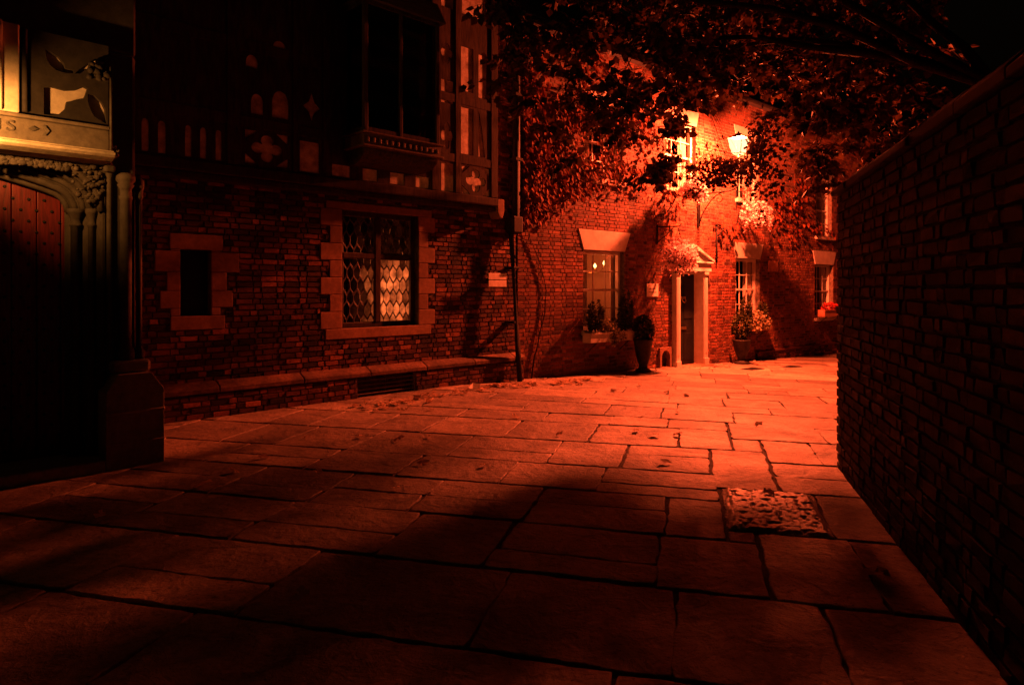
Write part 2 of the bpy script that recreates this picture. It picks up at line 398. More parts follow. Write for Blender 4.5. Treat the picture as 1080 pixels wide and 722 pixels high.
for u0, u1, br in ((-3.02, -2.21, [-2.5, -1.49, -.89]), (-2.2, -1.35, [-2.47, -1.48, -1.08]), (-1.33, -.57, [-2.9, -2.07, -1.09]),
                   (-.56, .40, [-2.65, -1.95, -1.14]), (.42, 1.40, [-2.4, -1.45, -.91]), (1.42, 2.0, [-2.3, -1.6, -.91])): row(u0, u1, br, vmin=LM, lo=.6, hi=1.25)
row(-3.02, -1.99, [-.88, -.30, .4]); slab(-1.97, -.97, -1.06, -.38, True, .75); rough_top(-1.958, -.982, -1.048, -.392); slab(-2.195, -1.985, -1.075, -.89, False, .3); slab(-1.97, -.97, -.37, .4, False, .2); row(-.95, .40, [-1.12, -.61])
row(-.95, .0, [-.60, .3]); row(.02, .98, [-.60, -.12, .3], vmax=6); row(.42, .98, [-.90, -.62]); row(1.0, 2.0, [-.90, .1], vmax=7)
row(-3.92, -3.04, [-2.3, -1.37, -.64], vmin=LM, vmax=.5, hi=1.25); row(-4.8, -3.94, [-1.6, -.5], vmin=LM, vmax=.5, hi=1.2)
u = -4.82
while u > -9: d = rs.uniform(.7, 1.0); row(u-d, u, [-1.2+rs.uniform(-.4, .4)], vmin=LM, vmax=.5); u -= d+.01
u = 2.02
while u < 19: d = rs.uniform(.55, .95); row(u, u+d, [-1.2+rs.uniform(-.5, .5)], vmin=LM, vmax=9, lo=.6, hi=1.5); u += d+.01
tag(slabs.build('pavement', [M['slab'], M['slab_rough'], M['slab_pitted']]), 'worn sandstone flagstones of the lane', None, kind='structure')

# ================================================================== TIMBER FRAMED BUILDING
T = thing('timber_framed_building', 'old building with dark brick ground floor and jettied black and white timber upper storey', 'building', FL.at(0, 0), FL.rz)
holes = [(.22, .60, 1.30, 2.14), (2.52, 3.94, 1.05, 2.83)]
w = MB()
sq = [(2.14, 4.30, .89, 2.93), (-.08, .97, 1.6, 2.1), (.11, .75, 1.12, 2.34)]  # stone dressings stand in these openings (bricks run up to them)
def quoin_side(xe, sgn, z0, z1, n, short, long_):
    h = (z1-z0)/n; out = []
    for i in range(n):
        wd = long_ if i % 2 == 0 else short
        out.append((xe, xe+sgn*wd, z0+i*h, z0+(i+1)*h))
    return out
stones = []
for (a, b, c, d) in quoin_side(2.52, -1, 1.05, 2.83, 7, .21, .36): stones.append((b, a, c, d))
for (a, b, c, d) in quoin_side(3.94, 1, 1.05, 2.83, 7, .20, .34): stones.append((a, b, c, d))
stones += [(2.25, 4.22, 2.83, 2.95), (2.24, 4.20, .89, 1.05)]
for (a, b, c, d) in ((-.08,.22,1.86,2.12), (.06,.22,1.62,1.86), (-.02,.22,1.40,1.62), (.60,.97,1.86,2.12), (.60,.80,1.62,1.86), (.60,.88,1.40,1.62)): stones.append((a, b, c, d))
stones += [(.09, .75, 2.14, 2.34), (.10, .78, 1.12, 1.30), (.10, .22, 1.30, 1.40), (.60, .72, 1.30, 1.40), (.10, .22, 2.12, 2.14), (.60, .72, 2.12, 2.14)]
bricks(w, -1.4, 6.22, .43, 3.13, 0, stones+holes, seed=3, prot=.014, jit=.004)
bricks(w, 5.50, 6.22, 3.13, 8.0, 0, [], seed=4)
backing(w, -1.4, 6.22, -.4, 8.0, .004, holes)
# end wall that returns behind the corner
w.poly([(6.22, .004, -.4), (6.22, .9, -.4), (6.22, .9, 8), (6.22, .004, 8)], .4, 1)
w.build('brick_wall', [M['brick_left'], M['mortar_dark']], T)
# stone dressings
def dressing(name, lst, parent, mat, y=-.018, dep=.14):
    m = MB(); r = random.Random(5)
    for (a, b, c, d) in lst: m.box((a+.003, y-r.uniform(0, .004), c+.003), (b-.003, dep, d-.003), r.uniform(.2, 1), bev=.008)
    return m.build(name, mat, parent)
big = [s for s in stones if s[0] > 1.5]; small = [s for s in stones if s[0] < 1.5]
LW = dressing('leaded_window', big, T, M['stone_red'])
LW['label'] = 'leaded two light window in a quoined red stone surround'
SWn = dressing('slit_window', small, T, M['stone_red'])
m = MB(); m.box((.225, .10, 1.305), (.595, .13, 2.135), .5); m.build('pane', M['door_dark'], SWn)
# plinth
p = MB(); bricks(p, -1.4, 6.30, -.08, .30, -.13, [(2.70, 3.80, -.08, .31)], bh=.076, seed=8)
backing(p, -1.4, 6.30, -.4, .30, -.127, [(2.70, 3.80, -.02, .2999)], thick=.12)
p.poly([(6.30, -.127, -.4), (6.30, .3, -.4), (6.30, .3, .3), (6.30, -.127, .3)], .4, 1)
p.build('plinth', [M['brick_left'], M['mortar_dark']], T)
p = MB(); x = -1.4; r = random.Random(2)
while x < 6.3:
    x1 = min(6.32, x+r.uniform(.8, 1.25))
    n0 = len(p.v); c = r.uniform(.1, .8); x0_, x1_ = x+.004, x1-.004
    prof = [(-.155, .31), (-.155, .37), (-.135, .395), (-.012, .455), (.02, .455), (.02, .31)]
    p.v += [(x0_, a, b) for a, b in prof]+[(x1_, a, b) for a, b in prof]
    k = len(prof)
    for i in range(k): j = (i+1) % k; p.face([n0+i, n0+k+i, n0+k+j, n0+j], c)
    p.face([n0+i for i in range(k)], c); p.face([n0+k+i for i in range(k)][::-1], c)
    x = x1
p.build('plinth_coping', M['stone_worn'], T, bevel=.012)
gr = MB(); gr.box((2.70, .04, -.05), (3.80, .06, .30), .5)
gr.build('cellar_recess', M['dark_void'], T)
gr = MB()
for i in range(4): gr.box((2.715, -.10, .035+i*.068), (3.785, -.07, .053+i*.068), .5, bev=.004)
gr.box((2.705, -.115, -.03), (2.725, -.06, .295), .5); gr.box((3.775, -.115, -.03), (3.795, -.06, .295), .5); gr.box((3.24, -.068, -.03), (3.26, -.05, .295), .5)
gr.build('cellar_grille', M['oak_brown'], T)
# leaded window joinery
wf = MB(); yf = .09
for a, b in (((2.52, yf, 1.05), (2.60, yf+.06, 2.83)), ((3.86, yf, 1.05), (3.94, yf+.06, 2.83)), ((2.60, yf, 1.05), (3.86, yf+.06, 1.12)), ((2.60, yf, 2.76), (3.86, yf+.06, 2.83)),
             ((3.17, yf-.01, 1.12), (3.27, yf+.06, 2.76)), ((2.60, yf-.005, 2.11), (3.17, yf+.06, 2.19)), ((3.27, yf-.005, 2.11), (3.86, yf+.06, 2.19))): wf.box(a, b, .5, bev=.008)
wf.build('window_frame', M['timber'], LW)
def quarries(x0, x1, z0, z1, tone, y, seed):
    """hexagonal panes, each one tilted a little, and the lead between them"""
    r = random.Random(seed); pane = MB(); came = MB(); W = .125; Hh = .19; tip = .07
    segs = set(); nz = int((z1-z0)/Hh)+2; nx = int((x1-x0)/W)+2
    for k in range(-1, nz+1):
        for i in range(-1, nx+1):
            cx = x0+(i+.5*(k % 2))*W; cz = z0+k*Hh
            pts = [(cx, cz+Hh/2+tip/2+.022), (cx+W/2, cz+Hh/2-tip/2), (cx+W/2, cz-Hh/2+tip/2), (cx, cz-Hh/2-tip/2-.022), (cx-W/2, cz-Hh/2+tip/2), (cx-W/2, cz+Hh/2-tip/2)]
            pts = [(a+.02*mnoise.noise(Vector((a*9, b*7, seed))), b+.026*mnoise.noise(Vector((a*8, b*9, seed+5)))) for a, b in pts]
            pts = [(min(x1, max(x0, a)), min(z1, max(z0, b))) for a, b in pts]
            ar = sum(pts[q][0]*pts[(q+1)%6][1]-pts[(q+1)%6][0]*pts[q][1] for q in range(6))
            if abs(ar) < .0015: continue
            ax, az = r.uniform(-.09, .09), r.uniform(-.09, .09)
            pane.poly([(a, y+ax*(a-cx)+az*(b-cz), b) for a, b in pts], tone(cx, cz, r))
            for q in range(6):
                A, B = pts[q], pts[(q+1) % 6]
                if math.hypot(A[0]-B[0], A[1]-B[1]) > .01: segs.add(tuple(sorted(((round(A[0],3), round(A[1],3)), (round(B[0],3), round(B[1],3))))))
    for A, B in segs: came.tube([(A[0], y-.008, A[1]), (B[0], y-.008, B[1])], .005, 5, cap=False)
    return pane, came
M['quarry'] = attr_mat('leaded_glass_painted_shine', [(0, (.008, .006, .006)), (.35, (.05, .035, .03)), (.6, (.30, .23, .17)), (1, (.72, .62, .48))], rough=.18, nscale=7, nlo=.12, bstr=.4, bdist=.008, spec=.6, big=4.5, biglo=.2)  # pale tones paint the reflection into the glass colour
nt_ = M['quarry'].node_tree; b__ = nt_.nodes['Principled BSDF']; tr_ = N(nt_, 'ShaderNodeBsdfTranslucent'); nt_.links.new(b__.inputs['Base Color'].links[0].from_socket, tr_.inputs[0])
ms_ = N(nt_, 'ShaderNodeMixShader'); ms_.inputs[0].default_value = .6; nt_.links.new(b__.outputs[0], ms_.inputs[1]); nt_.links.new(tr_.outputs[0], ms_.inputs[2]); nt_.links.new(ms_.outputs[0], nt_.nodes['Material Output'].inputs[0])
rm = MB(); X0, X1, Z0, Z1, Y0, Y1 = 2.3, 4.2, .8, 3.0, .31, 1.5
for qd in ([(X0,Y1,Z0),(X1,Y1,Z0),(X1,Y1,Z1),(X0,Y1,Z1)], [(X0,Y0,Z0),(X0,Y1,Z0),(X0,Y1,Z1),(X0,Y0,Z1)], [(X1,Y0,Z0),(X1,Y0,Z1),(X1,Y1,Z1),(X1,Y1,Z0)], [(X0,Y0,Z1),(X0,Y1,Z1),(X1,Y1,Z1),(X1,Y0,Z1)], [(X0,Y0,Z0),(X1,Y0,Z0),(X1,Y1,Z0),(X0,Y1,Z0)]): rm.poly(qd)
rm.build('room', M['room'], LW)
dk = MB()
for xa, xb in ((2.53, 2.92),):
    n0 = len(dk.v)
    for k_ in range(17): dk.v += [(xa+(xb-xa)*k_/16, .22+.02*sin(k_*1.7), 1.08), (xa+(xb-xa)*k_/16-.02*(k_ == 16), .22+.02*sin(k_*1.7+.5), 2.8)]
    for k_ in range(16): dk.face([n0+2*k_, n0+2*k_+2, n0+2*k_+3, n0+2*k_+1], .5, 0, True)
dk.build('curtain', M['dark_void'], LW)  # dark drape put in to keep the added light off the left panes
def t_right(x, z, r): return min(1, max(0, r.gauss(.80, .24)))  # pane tones
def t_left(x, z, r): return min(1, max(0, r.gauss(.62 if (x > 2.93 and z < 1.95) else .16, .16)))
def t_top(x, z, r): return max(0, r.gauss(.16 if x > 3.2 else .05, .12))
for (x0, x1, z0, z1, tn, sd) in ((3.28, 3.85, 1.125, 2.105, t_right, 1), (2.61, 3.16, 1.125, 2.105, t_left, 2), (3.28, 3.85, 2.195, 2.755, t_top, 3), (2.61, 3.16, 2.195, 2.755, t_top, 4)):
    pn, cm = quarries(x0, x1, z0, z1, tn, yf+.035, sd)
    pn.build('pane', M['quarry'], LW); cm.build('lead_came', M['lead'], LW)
# jettied upper storey: plaster behind a cut timber front
JY = -.25
pl = MB(); pl.poly([(-1.1, JY+.010, 3.2), (5.50, JY+.010, 3.2), (5.50, JY+.010, 8.2), (-1.1, JY+.010, 8.2)])
pl.poly([(5.497, JY+.012, 3.2), (5.497, .0, 3.2), (5.497, .0, 8.2), (5.497, JY+.012, 8.2)])
pl.build('plaster_infill', M['plaster'], T)
def rect(a, b, c, d): return [(a, c), (b, c), (b, d), (a, d)]
def foil(cx, cz, rx, rz, lobe=.5, k=48): return [(cx+rx*cos(2*pi*i/k)*(1-lobe+lobe*abs(cos(4*pi*i/k))**.7), cz+rz*sin(2*pi*i/k)*(1-lobe+lobe*abs(cos(4*pi*i/k))**.7)) for i in range(k)]
def arch(a, b, c, d, k=8):
    w_ = b-a; m_ = (a+b)/2; s_ = d-w_*.8
    return [(a, c), (b, c), (b, s_)]+[(m_+w_/2*cos(pi/2*i/k), s_+(d-s_)*sin(pi/2*i/k)**.8) for i in range(1, k)]+[(m_, d)]+[(m_-w_/2*cos(pi/2*i/k), s_+(d-s_)*sin(pi/2*i/k)**.8) for i in range(k-1, 0, -1)]+[(a, s_)]
def diamond(a, b, c, d): m_ = (a+b)/2; q = (c+d)/2; return [(m_, c), (m_+(b-m_)*.35, q-(q-c)*.35), (b, q), (m_+(b-m_)*.35, q+(d-q)*.35), (m_, d), (m_-(b-m_)*.35, q+(d-q)*.35), (a, q), (m_-(b-m_)*.35, q-(q-c)*.35)]
H_ = []
def quatre(x0, x1, z0, z1):
    cx, cz = (x0+x1)/2, (z0+z1)/2; rx, rz = (x1-x0)/2, (z1-z0)/2
    H_.append(foil(cx, cz, rx*.72, rz*.82, .55))
    for sx in (-1, 1):
        for sz in (-1, 1): H_.append([(cx+sx*rx, cz+sz*rz*.42), (cx+sx*rx, cz+sz*rz), (cx+sx*rx*.42, cz+sz*rz), (cx+sx*rx*.72, cz+sz*rz*.68)])
for a, b in ((-.62,-.53), (-.30,-.22), (-.12,-.03), (.19,.27), (.37,.45), (.56,.64)): H_.append(arch(a, b, 3.27, 3.66))
quatre(.94, 1.54, 3.29, 3.73); H_.append(rect(1.71, 2.01, 3.27, 3.70))
for a, b in ((2.21,2.51), (2.72,2.98), (3.21,3.48), (3.70,3.97)): H_.append(rect(a, b, 3.265, 3.44))
H_.append(rect(4.22, 4.49, 3.26, 3.73)); quatre(4.67, 5.31, 3.26, 3.74)
H_.append(foil(4.345, 4.18, .13, .22, .5)); H_.append(rect(4.65, 4.93, 3.93, 4.72)); H_.append([(5.05, 3.93), (5.20, 3.93), (5.13, 4.4), (5.05, 4.75)])
H_.append(foil(4.345, 5.55, .13, .16, .5)); H_.append(rect(4.65, 4.93, 5.0, 5.75)); H_.append(rect(5.05, 5.25, 4.95, 5.7))
H_.append(rect(4.22, 4.49, 4.72, 5.1))
H_.append(arch(1.02, 1.19, 3.95, 4.22)); H_.append(arch(1.31, 1.55, 3.95, 4.32)); H_.append(diamond(1.76, 2.03, 3.98, 4.40))
for a, b, z0, z1 in ((.95, 1.12, 4.55, 4.72), (1.31, 1.53, 4.8, 5.0)): H_.append(arch(a, b, z0, z1))
for a, b in ((2.4, 2.75), (2.95, 3.3), (3.5, 3.8), (4.22, 4.49), (4.67, 5.25)): H_.append(rect(a, b, 6.3, 7.1))
tm = MB(); tm.mesh(plate(rect(-1.1, 5.50, 3.20, 8.2), H_, .02), onwall(JY+.004))
for x0, x1 in ((.70,.86), (1.60,1.68), (2.06,2.17), (4.02,4.17), (4.52,4.63), (5.34,5.50), (-1.1,-.8)): tm.box((x0, JY-.022, 3.25), (x1, JY-.003, 8.1), .5, bev=.006)
for x0, x1 in ((-.8,.70), (.86,1.60), (1.68,2.06), (4.17,4.52), (4.63,5.34)): tm.box((x0+.002, JY-.018, 3.76), (x1-.002, JY-.003, 3.90), .5, bev=.005); tm.box((x0+.002, JY-.018, 4.76), (x1-.002, JY-.003, 4.9), .5, bev=.005)
tm.box((-1.1, JY-.03, 3.10), (5.52, .02, 3.245), .5, bev=.02)
tm.box((-1.1, JY+.03, 3.02), (5.50, -.02, 3.095), .5, bev=.01)
tm.build('timber_frame', M['timber'], T)
cb = MB(); cb.prism([(5.50, 3.24), (5.66, 3.24), (5.66, 3.02), (5.62, 2.90), (5.56, 2.90), (5.50, 3.0)], -.27, -.02)
cb.build('corbel', M['stone_red'], T, bevel=.012)
# oriel
OY = -.75
orl = MB()
orl.box((2.43, OY, 3.87), (2.50, OY+.07, 5.75), bev=.01); orl.box((3.72, OY, 3.87), (3.79, OY+.07, 5.75), bev=.01); orl.box((3.04, OY+.005, 3.87), (3.10, OY+.07, 5.75), bev=.01)
for x0, x1 in ((2.50, 3.04), (3.10, 3.72)):
    orl.box((x0, OY+.01, 3.88), (x1, OY+.06, 3.94), bev=.005); orl.box((x0, OY+.01, 5.69), (x1, OY+.06, 5.75), bev=.005)
for x0, x1 in ((2.43, 2.49), (3.73, 3.79)): orl.box((x0, OY+.075, 3.88), (x1, JY, 3.94)); orl.box((x0, OY+.075, 5.69), (x1, JY, 5.75))
OR = orl.build('oriel_window', M['timber'], T)
fz = MB(); fz.box((2.38, OY-.05, 3.84), (3.85, JY, 3.869), bev=.01); fz.box((2.42, OY-.005, 3.69), (3.81, JY, 3.838)); fz.box((2.39, OY-.04, 3.655), (3.84, JY, 3.688), bev=.01)
for i in range(13): fz.box((2.46+i*.104, OY-.03, 3.72), (2.50+i*.104, OY-.006, 3.79), bev=.008)
fz.build('frieze', M['oak_brown'], OR)
cv = MB(); k = 8; n0 = 0
prof = [(OY+.03+(JY-.06-OY-.03)*(1-cos(pi/2*i/k)), 3.65-.2*sin(pi/2*i/k)) for i in range(k+1)]
for i in range(k):
    (ya, za), (yb, zb) = prof[i], prof[i+1]; ia, ib = (ya-OY)*.15, (yb-OY)*.15
    cv.poly([(2.45+ia, ya, za), (3.78-ia, ya, za), (3.78-ib, yb, zb), (2.45+ib, yb, zb)])
    for sx, xa, xb in ((0, 2.45+ia, 2.45+ib), (1, 3.78-ia, 3.78-ib)): cv.poly([(xa, ya, za), (xb, yb, zb), (xb, JY, zb), (xa, JY, za)])
cv.build('coving', M['timber'], OR)
gp = MB()
for x0, x1 in ((2.50, 3.04), (3.10, 3.72)): gp.poly([(x0, OY+.03, 3.94), (x1, OY+.03, 3.94), (x1, OY+.03, 5.69), (x0, OY+.03, 5.69)])
for x in (2.46, 3.76): gp.poly([(x, OY+.07, 3.94), (x, JY, 3.94), (x, JY, 5.69), (x, OY+.07, 5.69)])
gp.build('pane', M['glass_dark'], OR)
rf = MB(); rf.prism([(2.35, 5.75), (3.87, 5.75), (3.7, 6.0), (2.52, 6.0)], OY-.06, JY); rf.build('oriel_roof', M['slate'], OR)
gb = MB(); gb.poly([(2.5, JY-.06, 3.94), (3.72, JY-.06, 3.94), (3.72, JY-.06, 5.69), (2.5, JY-.06, 5.69)]); gb.build('dark_room', M['dark_void'], OR)
rf = MB(); rf.poly([(-1.3, JY-.5, 8.1), (6.4, JY-.5, 8.1), (6.4, 4.5, 12), (-1.3, 4.5, 12)]); rf.poly([(-1.3, JY-.5, 8.05), (-1.3, 4.5, 8.05), (6.4, 4.5, 8.05), (6.4, JY-.5, 8.05)])
rf.build('roof', M['slate'], T)
# drainpipe on the corner
dp = MB(); dp.tube([(6.10, -.13, 8.0), (6.10, -.13, 2.95), (6.02, -.13, 2.78), (5.97, -.13, 2.62), (6.04, -.23, .60), (6.08, -.25, -.08)], [.075, .075, .07, .05, .05, .05], 12)
dp.box((5.93, -.23, 2.66), (6.19, -.02, 2.98), bev=.03)
for z in (1.0, 2.0): dp.box((5.93, -.24, z), (6.08, .0, z+.05), bev=.01)
for z in (4.0, 5.2, 6.4): dp.box((6.0, -.22, z), (6.2, .0, z+.06), bev=.01)
dp.build('drainpipe', M['iron'], T)

# ================================================================== GOTHIC GATEWAY
GT = thing('stone_gateway', 'carved stone gateway with a red studded door at the left edge', 'gateway', FG.at(0, 0), FG.rz)
mass = MB()
mass.box((-3.6, .62, -.2), (.30, 2.07, 9.0), .4); mass.box((-3.6, .20, 3.86), (.30, .617, 9.0), .4, bev=.02)
mass.box((.04, .20, .85), (.30, .617, 3.857), .5, bev=.03)
# spandrel above the arch with the opening cut out
cxA, hw = -1.35, 1.13
def archpath(o, z0=.06, k=14, apex=2.78, spring=2.36):
    """half width hw+o, four-centred head"""
    pts = [(cxA-hw-o, z0), (cxA-hw-o, spring)]
    hd = []
    for i in range(1, k+1):
        t = i/k
        if t < .3: a = t/.3*radians(72); x = hw+o-(.16+o)*(1-cos(a)); z = spring+(.16+o)*sin(a)
        else:
            a = radians(72); xs, zs = hw+o-(.16+o)*(1-cos(a)), spring+(.16+o)*sin(a); q = (t-.3)/.7
            x = xs*(1-q); z = zs+(apex+o-zs)*(q**.9)
        hd.append((x, z))
    return pts+[(cxA-x, z) for x, z in hd]+[(cxA+x, z) for x, z in reversed(hd[:-1])]+[(cxA+hw+o, spring), (cxA+hw+o, z0)]
op = archpath(.24)
mass.mesh(plate(rect(-2.95, .04, .06, 2.80), [op], .10), onwall(.25), .5)
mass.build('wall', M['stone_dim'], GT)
mo = MB()
for o, y, rr in ((.02, .47, .028), (.07, .42, .035), (.13, .38, .028), (.18, .33, .034), (.235, .22, .035), (.045, .435, .012), (.10, .395, .012), (.155, .345, .012), (.205, .28, .014)):
    ap = archpath(o); hd = [q for q in ap if q[1] > 2.3]
    mo.tube([(x, y, z) for x, z in hd], rr, 8, R.uniform(.3, .9))
    if o in (.02, .07, .13, .18):
        pass
# fillets filling the splay between the rolls
for (o1, y1), (o2, y2) in (((.0, .52), (.05, .45)), ((.05, .45), (.10, .41)), ((.10, .41), (.16, .36)), ((.16, .36), (.21, .29)), ((.21, .29), (.245, .20))):
    A, B = archpath(o1), archpath(o2)
    for i in range(len(A)-1): mo.poly([(A[i][0], y1, A[i][1]), (A[i+1][0], y1, A[i+1][1]), (B[i+1][0], y2, B[i+1][1]), (B[i][0], y2, B[i][1])], .5)
mo.build('arch_moulding', M['stone_dim'], GT)
for o, y, rr in ((.07, .40, .042), (.175, .30, .03)):
    for sx in (-1, 1):
        cm = MB(); xx = cxA+sx*(hw+o)
        cm.lathe([(rr*1.7, .06), (rr*1.7, .20), (rr*1.25, .25), (rr, .29), (rr, 2.22), (rr*1.25, 2.225), (rr*1.3, 2.245), (rr, 2.25), (rr*1.05, 2.29), (rr*1.6, 2.34), (rr*1.75, 2.35), (rr*1.75, 2.385)], xx, y, 12, R.uniform(.4, .9))
        cm.build('colonette', M['stone_dim'], GT)
# door
dr = MB(); x = cxA-hw-.02
A = archpath(.0)
def headz(x):
    hd = [q for q in A if q[1] > 2.3]
    for (xa, za), (xb, zb) in zip(hd, hd[1:]):
        if xa <= x <= xb: return za+(zb-za)*(x-xa)/max(1e-6, xb-xa)
    return 2.40
i = 0
while x < cxA+hw:
    x1 = x+.188; za, zb = headz(x+.01)+.03, headz(x1-.01)+.03
    dr.prism([(x+.004, .05), (x1-.004, .05), (x1-.004, zb), (x+.004, za)], .515, .56, .5); x = x1
DR = dr.build('door', M['door_red'], GT, bevel=.006)
def stud_bm():
    bm = bmesh.new(); bmesh.ops.create_icosphere(bm, subdivisions=2, radius=.014)
    for v in bm.verts: v.co.y *= .8
    return bm
q = MB(); q.bm(stud_bm(), .5, 0, True); st0 = q.build('stud', M['iron'], DR); first = True
st = MB(); k = 0; z = .2
while z < 2.7:
    x = cxA-hw+.04+(.059 if k % 2 else 0)
    while x < cxA+hw-.03:
        if z < headz(x)-.05:
            if x > -.76 and z > 1.45:     # the studs one can make out, one part each
                o = st0 if first else st0.copy()
                if not first: COL.objects.link(o); o.parent = DR
                first = False; o.location = (x, .513, z)
            else:
                bm = stud_bm()
                for v in bm.verts: v.co += Vector((x, .513, z))
                st.bm(bm, .5, 0, True)
        x += .118
    z += .098; k += 1
o = st.build('studs', M['iron'], DR); o['kind'] = 'stuff'
# label moulding and frieze
lm = MB(); prof = [(.20, 2.785), (.02, 2.80), (-.06, 2.825), (-.085, 2.845), (-.085, 2.865), (-.03, 2.885), (.20, 2.90)]
n0 = 0; k = len(prof)
lm.v = [(-2.95, a, b) for a, b in prof]+[(.05, a, b) for a, b in prof]
for i in range(k): j = (i+1) % k; lm.face([i, k+i, k+j, j], .8)
lm.face(list(range(k)), .8); lm.face([k+i for i in range(k)][::-1], .8)
lm.box((-2.95, -.055, 2.872), (.045, .2, 2.885), .8)
lm.build('label_moulding', M['stone_pale'], GT)
fr = MB(); fr.box((-2.95, .05, 2.895), (.038, .20, 3.085), .55, bev=.008); fr.box((-2.95, .02, 3.088), (.038, .20, 3.118), .7, bev=.01)
fr.build('frieze', M['stone_mid'], GT)
for ch_, x_ in (('I', -.795), ('S', -.735)):
    lt = MB(); lt.mesh(letters(ch_, .125, .014), lambda co: (x_+co.x*1.2, .048-co.z, 2.965+co.y), .4); lt.build('carved_letter', M['stone_soot'], GT)
lt = MB()
lt.prism([(-.575, 3.005), (-.545, 3.03), (-.505, 3.008), (-.545, 2.985)], .034, .052, .3)
lt.build('carved_lozenge', M['stone_soot'], GT); lt = MB()
lt.prism([(-.478, 3.045), (-.455, 3.045), (-.425, 3.005), (-.455, 2.962), (-.478, 2.962), (-.450, 3.005)], .034, .052, .9)
lt.build('carved_chevron', M['stone_soot'], GT)
# tracery panel
tb = MB(); tb.poly([(-.64, .125, 3.11), (.03, .125, 3.11), (.03, .125, 3.86), (-.64, .125, 3.86)], .8)
tb.box((-2.95, .02, 3.12), (-.64, .2, 3.86), .75, bev=.012)
tb.tube([(-.79, .0, 3.12), (-.79, .0, 3.86)], .03, 8, .8)
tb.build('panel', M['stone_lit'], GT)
def lobe(cx, cz, L, W, ang, k=20):
    """a mouchette: a curved tear drop"""
    out = []
    for i in range(k):
        t = 2*pi*i/k; px = L*(cos(t)*.5); pz = W*.5*sin(t)*(1+.55*cos(t)); pz += .18*L*(px/L*2)**2
        out.append((cx+px*cos(ang)-pz*sin(ang), cz+px*sin(ang)+pz*cos(ang)))
    return out
holesT = [[(-0.46,3.38),(-0.4,3.4),(-0.3,3.39),(-0.22,3.41),(-0.16,3.45),(-0.13,3.44),(-0.14,3.4),(-0.16,3.34),(-0.24,3.31),(-0.29,3.29),(-0.3,3.23),(-0.35,3.17),(-0.41,3.15),(-0.46,3.15)],[(-0.13,3.39),(-0.08,3.39),(-0.02,3.34),(0.01,3.28),(0.02,3.15),(-0.01,3.16),(-0.08,3.2),(-0.11,3.26),(-0.13,3.33)],[(-0.45,3.71),(-0.41,3.7),(-0.35,3.67),(-0.31,3.62),(-0.3,3.58),(-0.24,3.58),(-0.24,3.55),(-0.3,3.54),(-0.37,3.55),(-0.41,3.58),(-0.44,3.63)],[(-0.23,3.55),(-0.2,3.59),(-0.15,3.64),(-0.11,3.68),(-0.05,3.72),(0.01,3.72),(0.01,3.67),(-0.1,3.66),(-0.14,3.61),(-0.19,3.56)]]
tp = MB(); tp.mesh(plate(rect(-.64, .035, 3.12, 3.86), holesT, .045), onwall(.095), .5)
tp.tube([(-.60, .05, 3.14), (-.60, .05, 3.84)], .02, 8, .6)
tp.build('tracery', M['stone_shade'], GT)
bs = MB(); r = random.Random(9)
for i in range(26):
    bm = bmesh.new(); bmesh.ops.create_icosphere(bm, subdivisions=1, radius=r.uniform(.018, .038)); px, py, pz = -.05+r.uniform(-.07, .07), .05+r.uniform(-.03, .02), 3.60+r.uniform(-.06, .06)
    for v in bm.verts: v.co = Vector((px+v.co.x, py+v.co.y, pz+v.co.z*r.uniform(.7, 1.2)))
    bs.bm(bm, r.uniform(.2, .9), 0, True)
bs.build('carved_boss', M['stone_shade'], GT)
fl = MB()
for i in range(230):     # leafy carving in the spandrel
    t = r.random(); px = -.95+t*.97; top = 2.77; bot = headz(min(px, cxA+hw-.02))+.30
    if px > -.22: bot = 2.44
    if bot > top-.02: bot = top-.06
    pz = r.uniform(bot, top)
    bm = bmesh.new(); bmesh.ops.create_icosphere(bm, subdivisions=1, radius=r.uniform(.012, .03))
    a, b = r.uniform(.6, 1.6), r.uniform(.5, 1.2)
    for v in bm.verts: v.co = Vector((px+v.co.x*a, .19+v.co.y*.9, pz+v.co.z*b))
    fl.bm(bm, r.uniform(.2, 1), 0, True)
fl.build('leaf_carving', M['stone_dim'], GT)
# buttress at the right side of the gate
bt = MB()
bt.prism([(0, -.1), (.49, -.1), (.49, .70), (.38, .86), (.10, .86), (0, .70)], .0, .62, .45)
bt.box((-.006, -.008, .50), (.496, .63, .525), .8, bev=.008); bt.box((-.004, -.006, .22), (.494, .63, .238), .7, bev=.006)
bt.box((.07, .08, .861), (.40, .62, .98), .3, bev=.03)
bt.build('buttress_base', M['stone_pale'], GT, bevel=.012)
ps = MB()
ps.lathe([(.075, .981), (.075, 1.06), (.055, 1.10), (.05, 1.14), (.05, 2.48), (.058, 2.49), (.058, 2.515), (.05, 2.52), (.052, 2.58), (.075, 2.62), (.06, 2.63), (.082, 2.66), (.082, 2.70), (.05, 2.73)], .205, .17, 14, .7)
ps.lathe([(.045, .981), (.045, 1.06), (.026, 1.10), (.026, 2.5), (.035, 2.51), (.035, 2.54), (.03, 2.55), (.045, 2.62), (.045, 2.68), (.02, 2.70)], .325, .19, 10, .6)
ps.lathe([(.04, .981), (.04, 1.06), (.024, 1.10), (.024, 2.68), (.035, 2.70), (.035, 2.76), (.01, 2.85)], .075, .19, 10, .7)
ps.tube([(.045, .03, 2.86), (.045, .03, 3.66)], .012, 8, 1)
ps.box((.02, .12, 2.72), (.11, .25, 2.79), .5, bev=.02)
ps.build('clustered_shaft', M['stone_dim'], GT)
cr = MB()
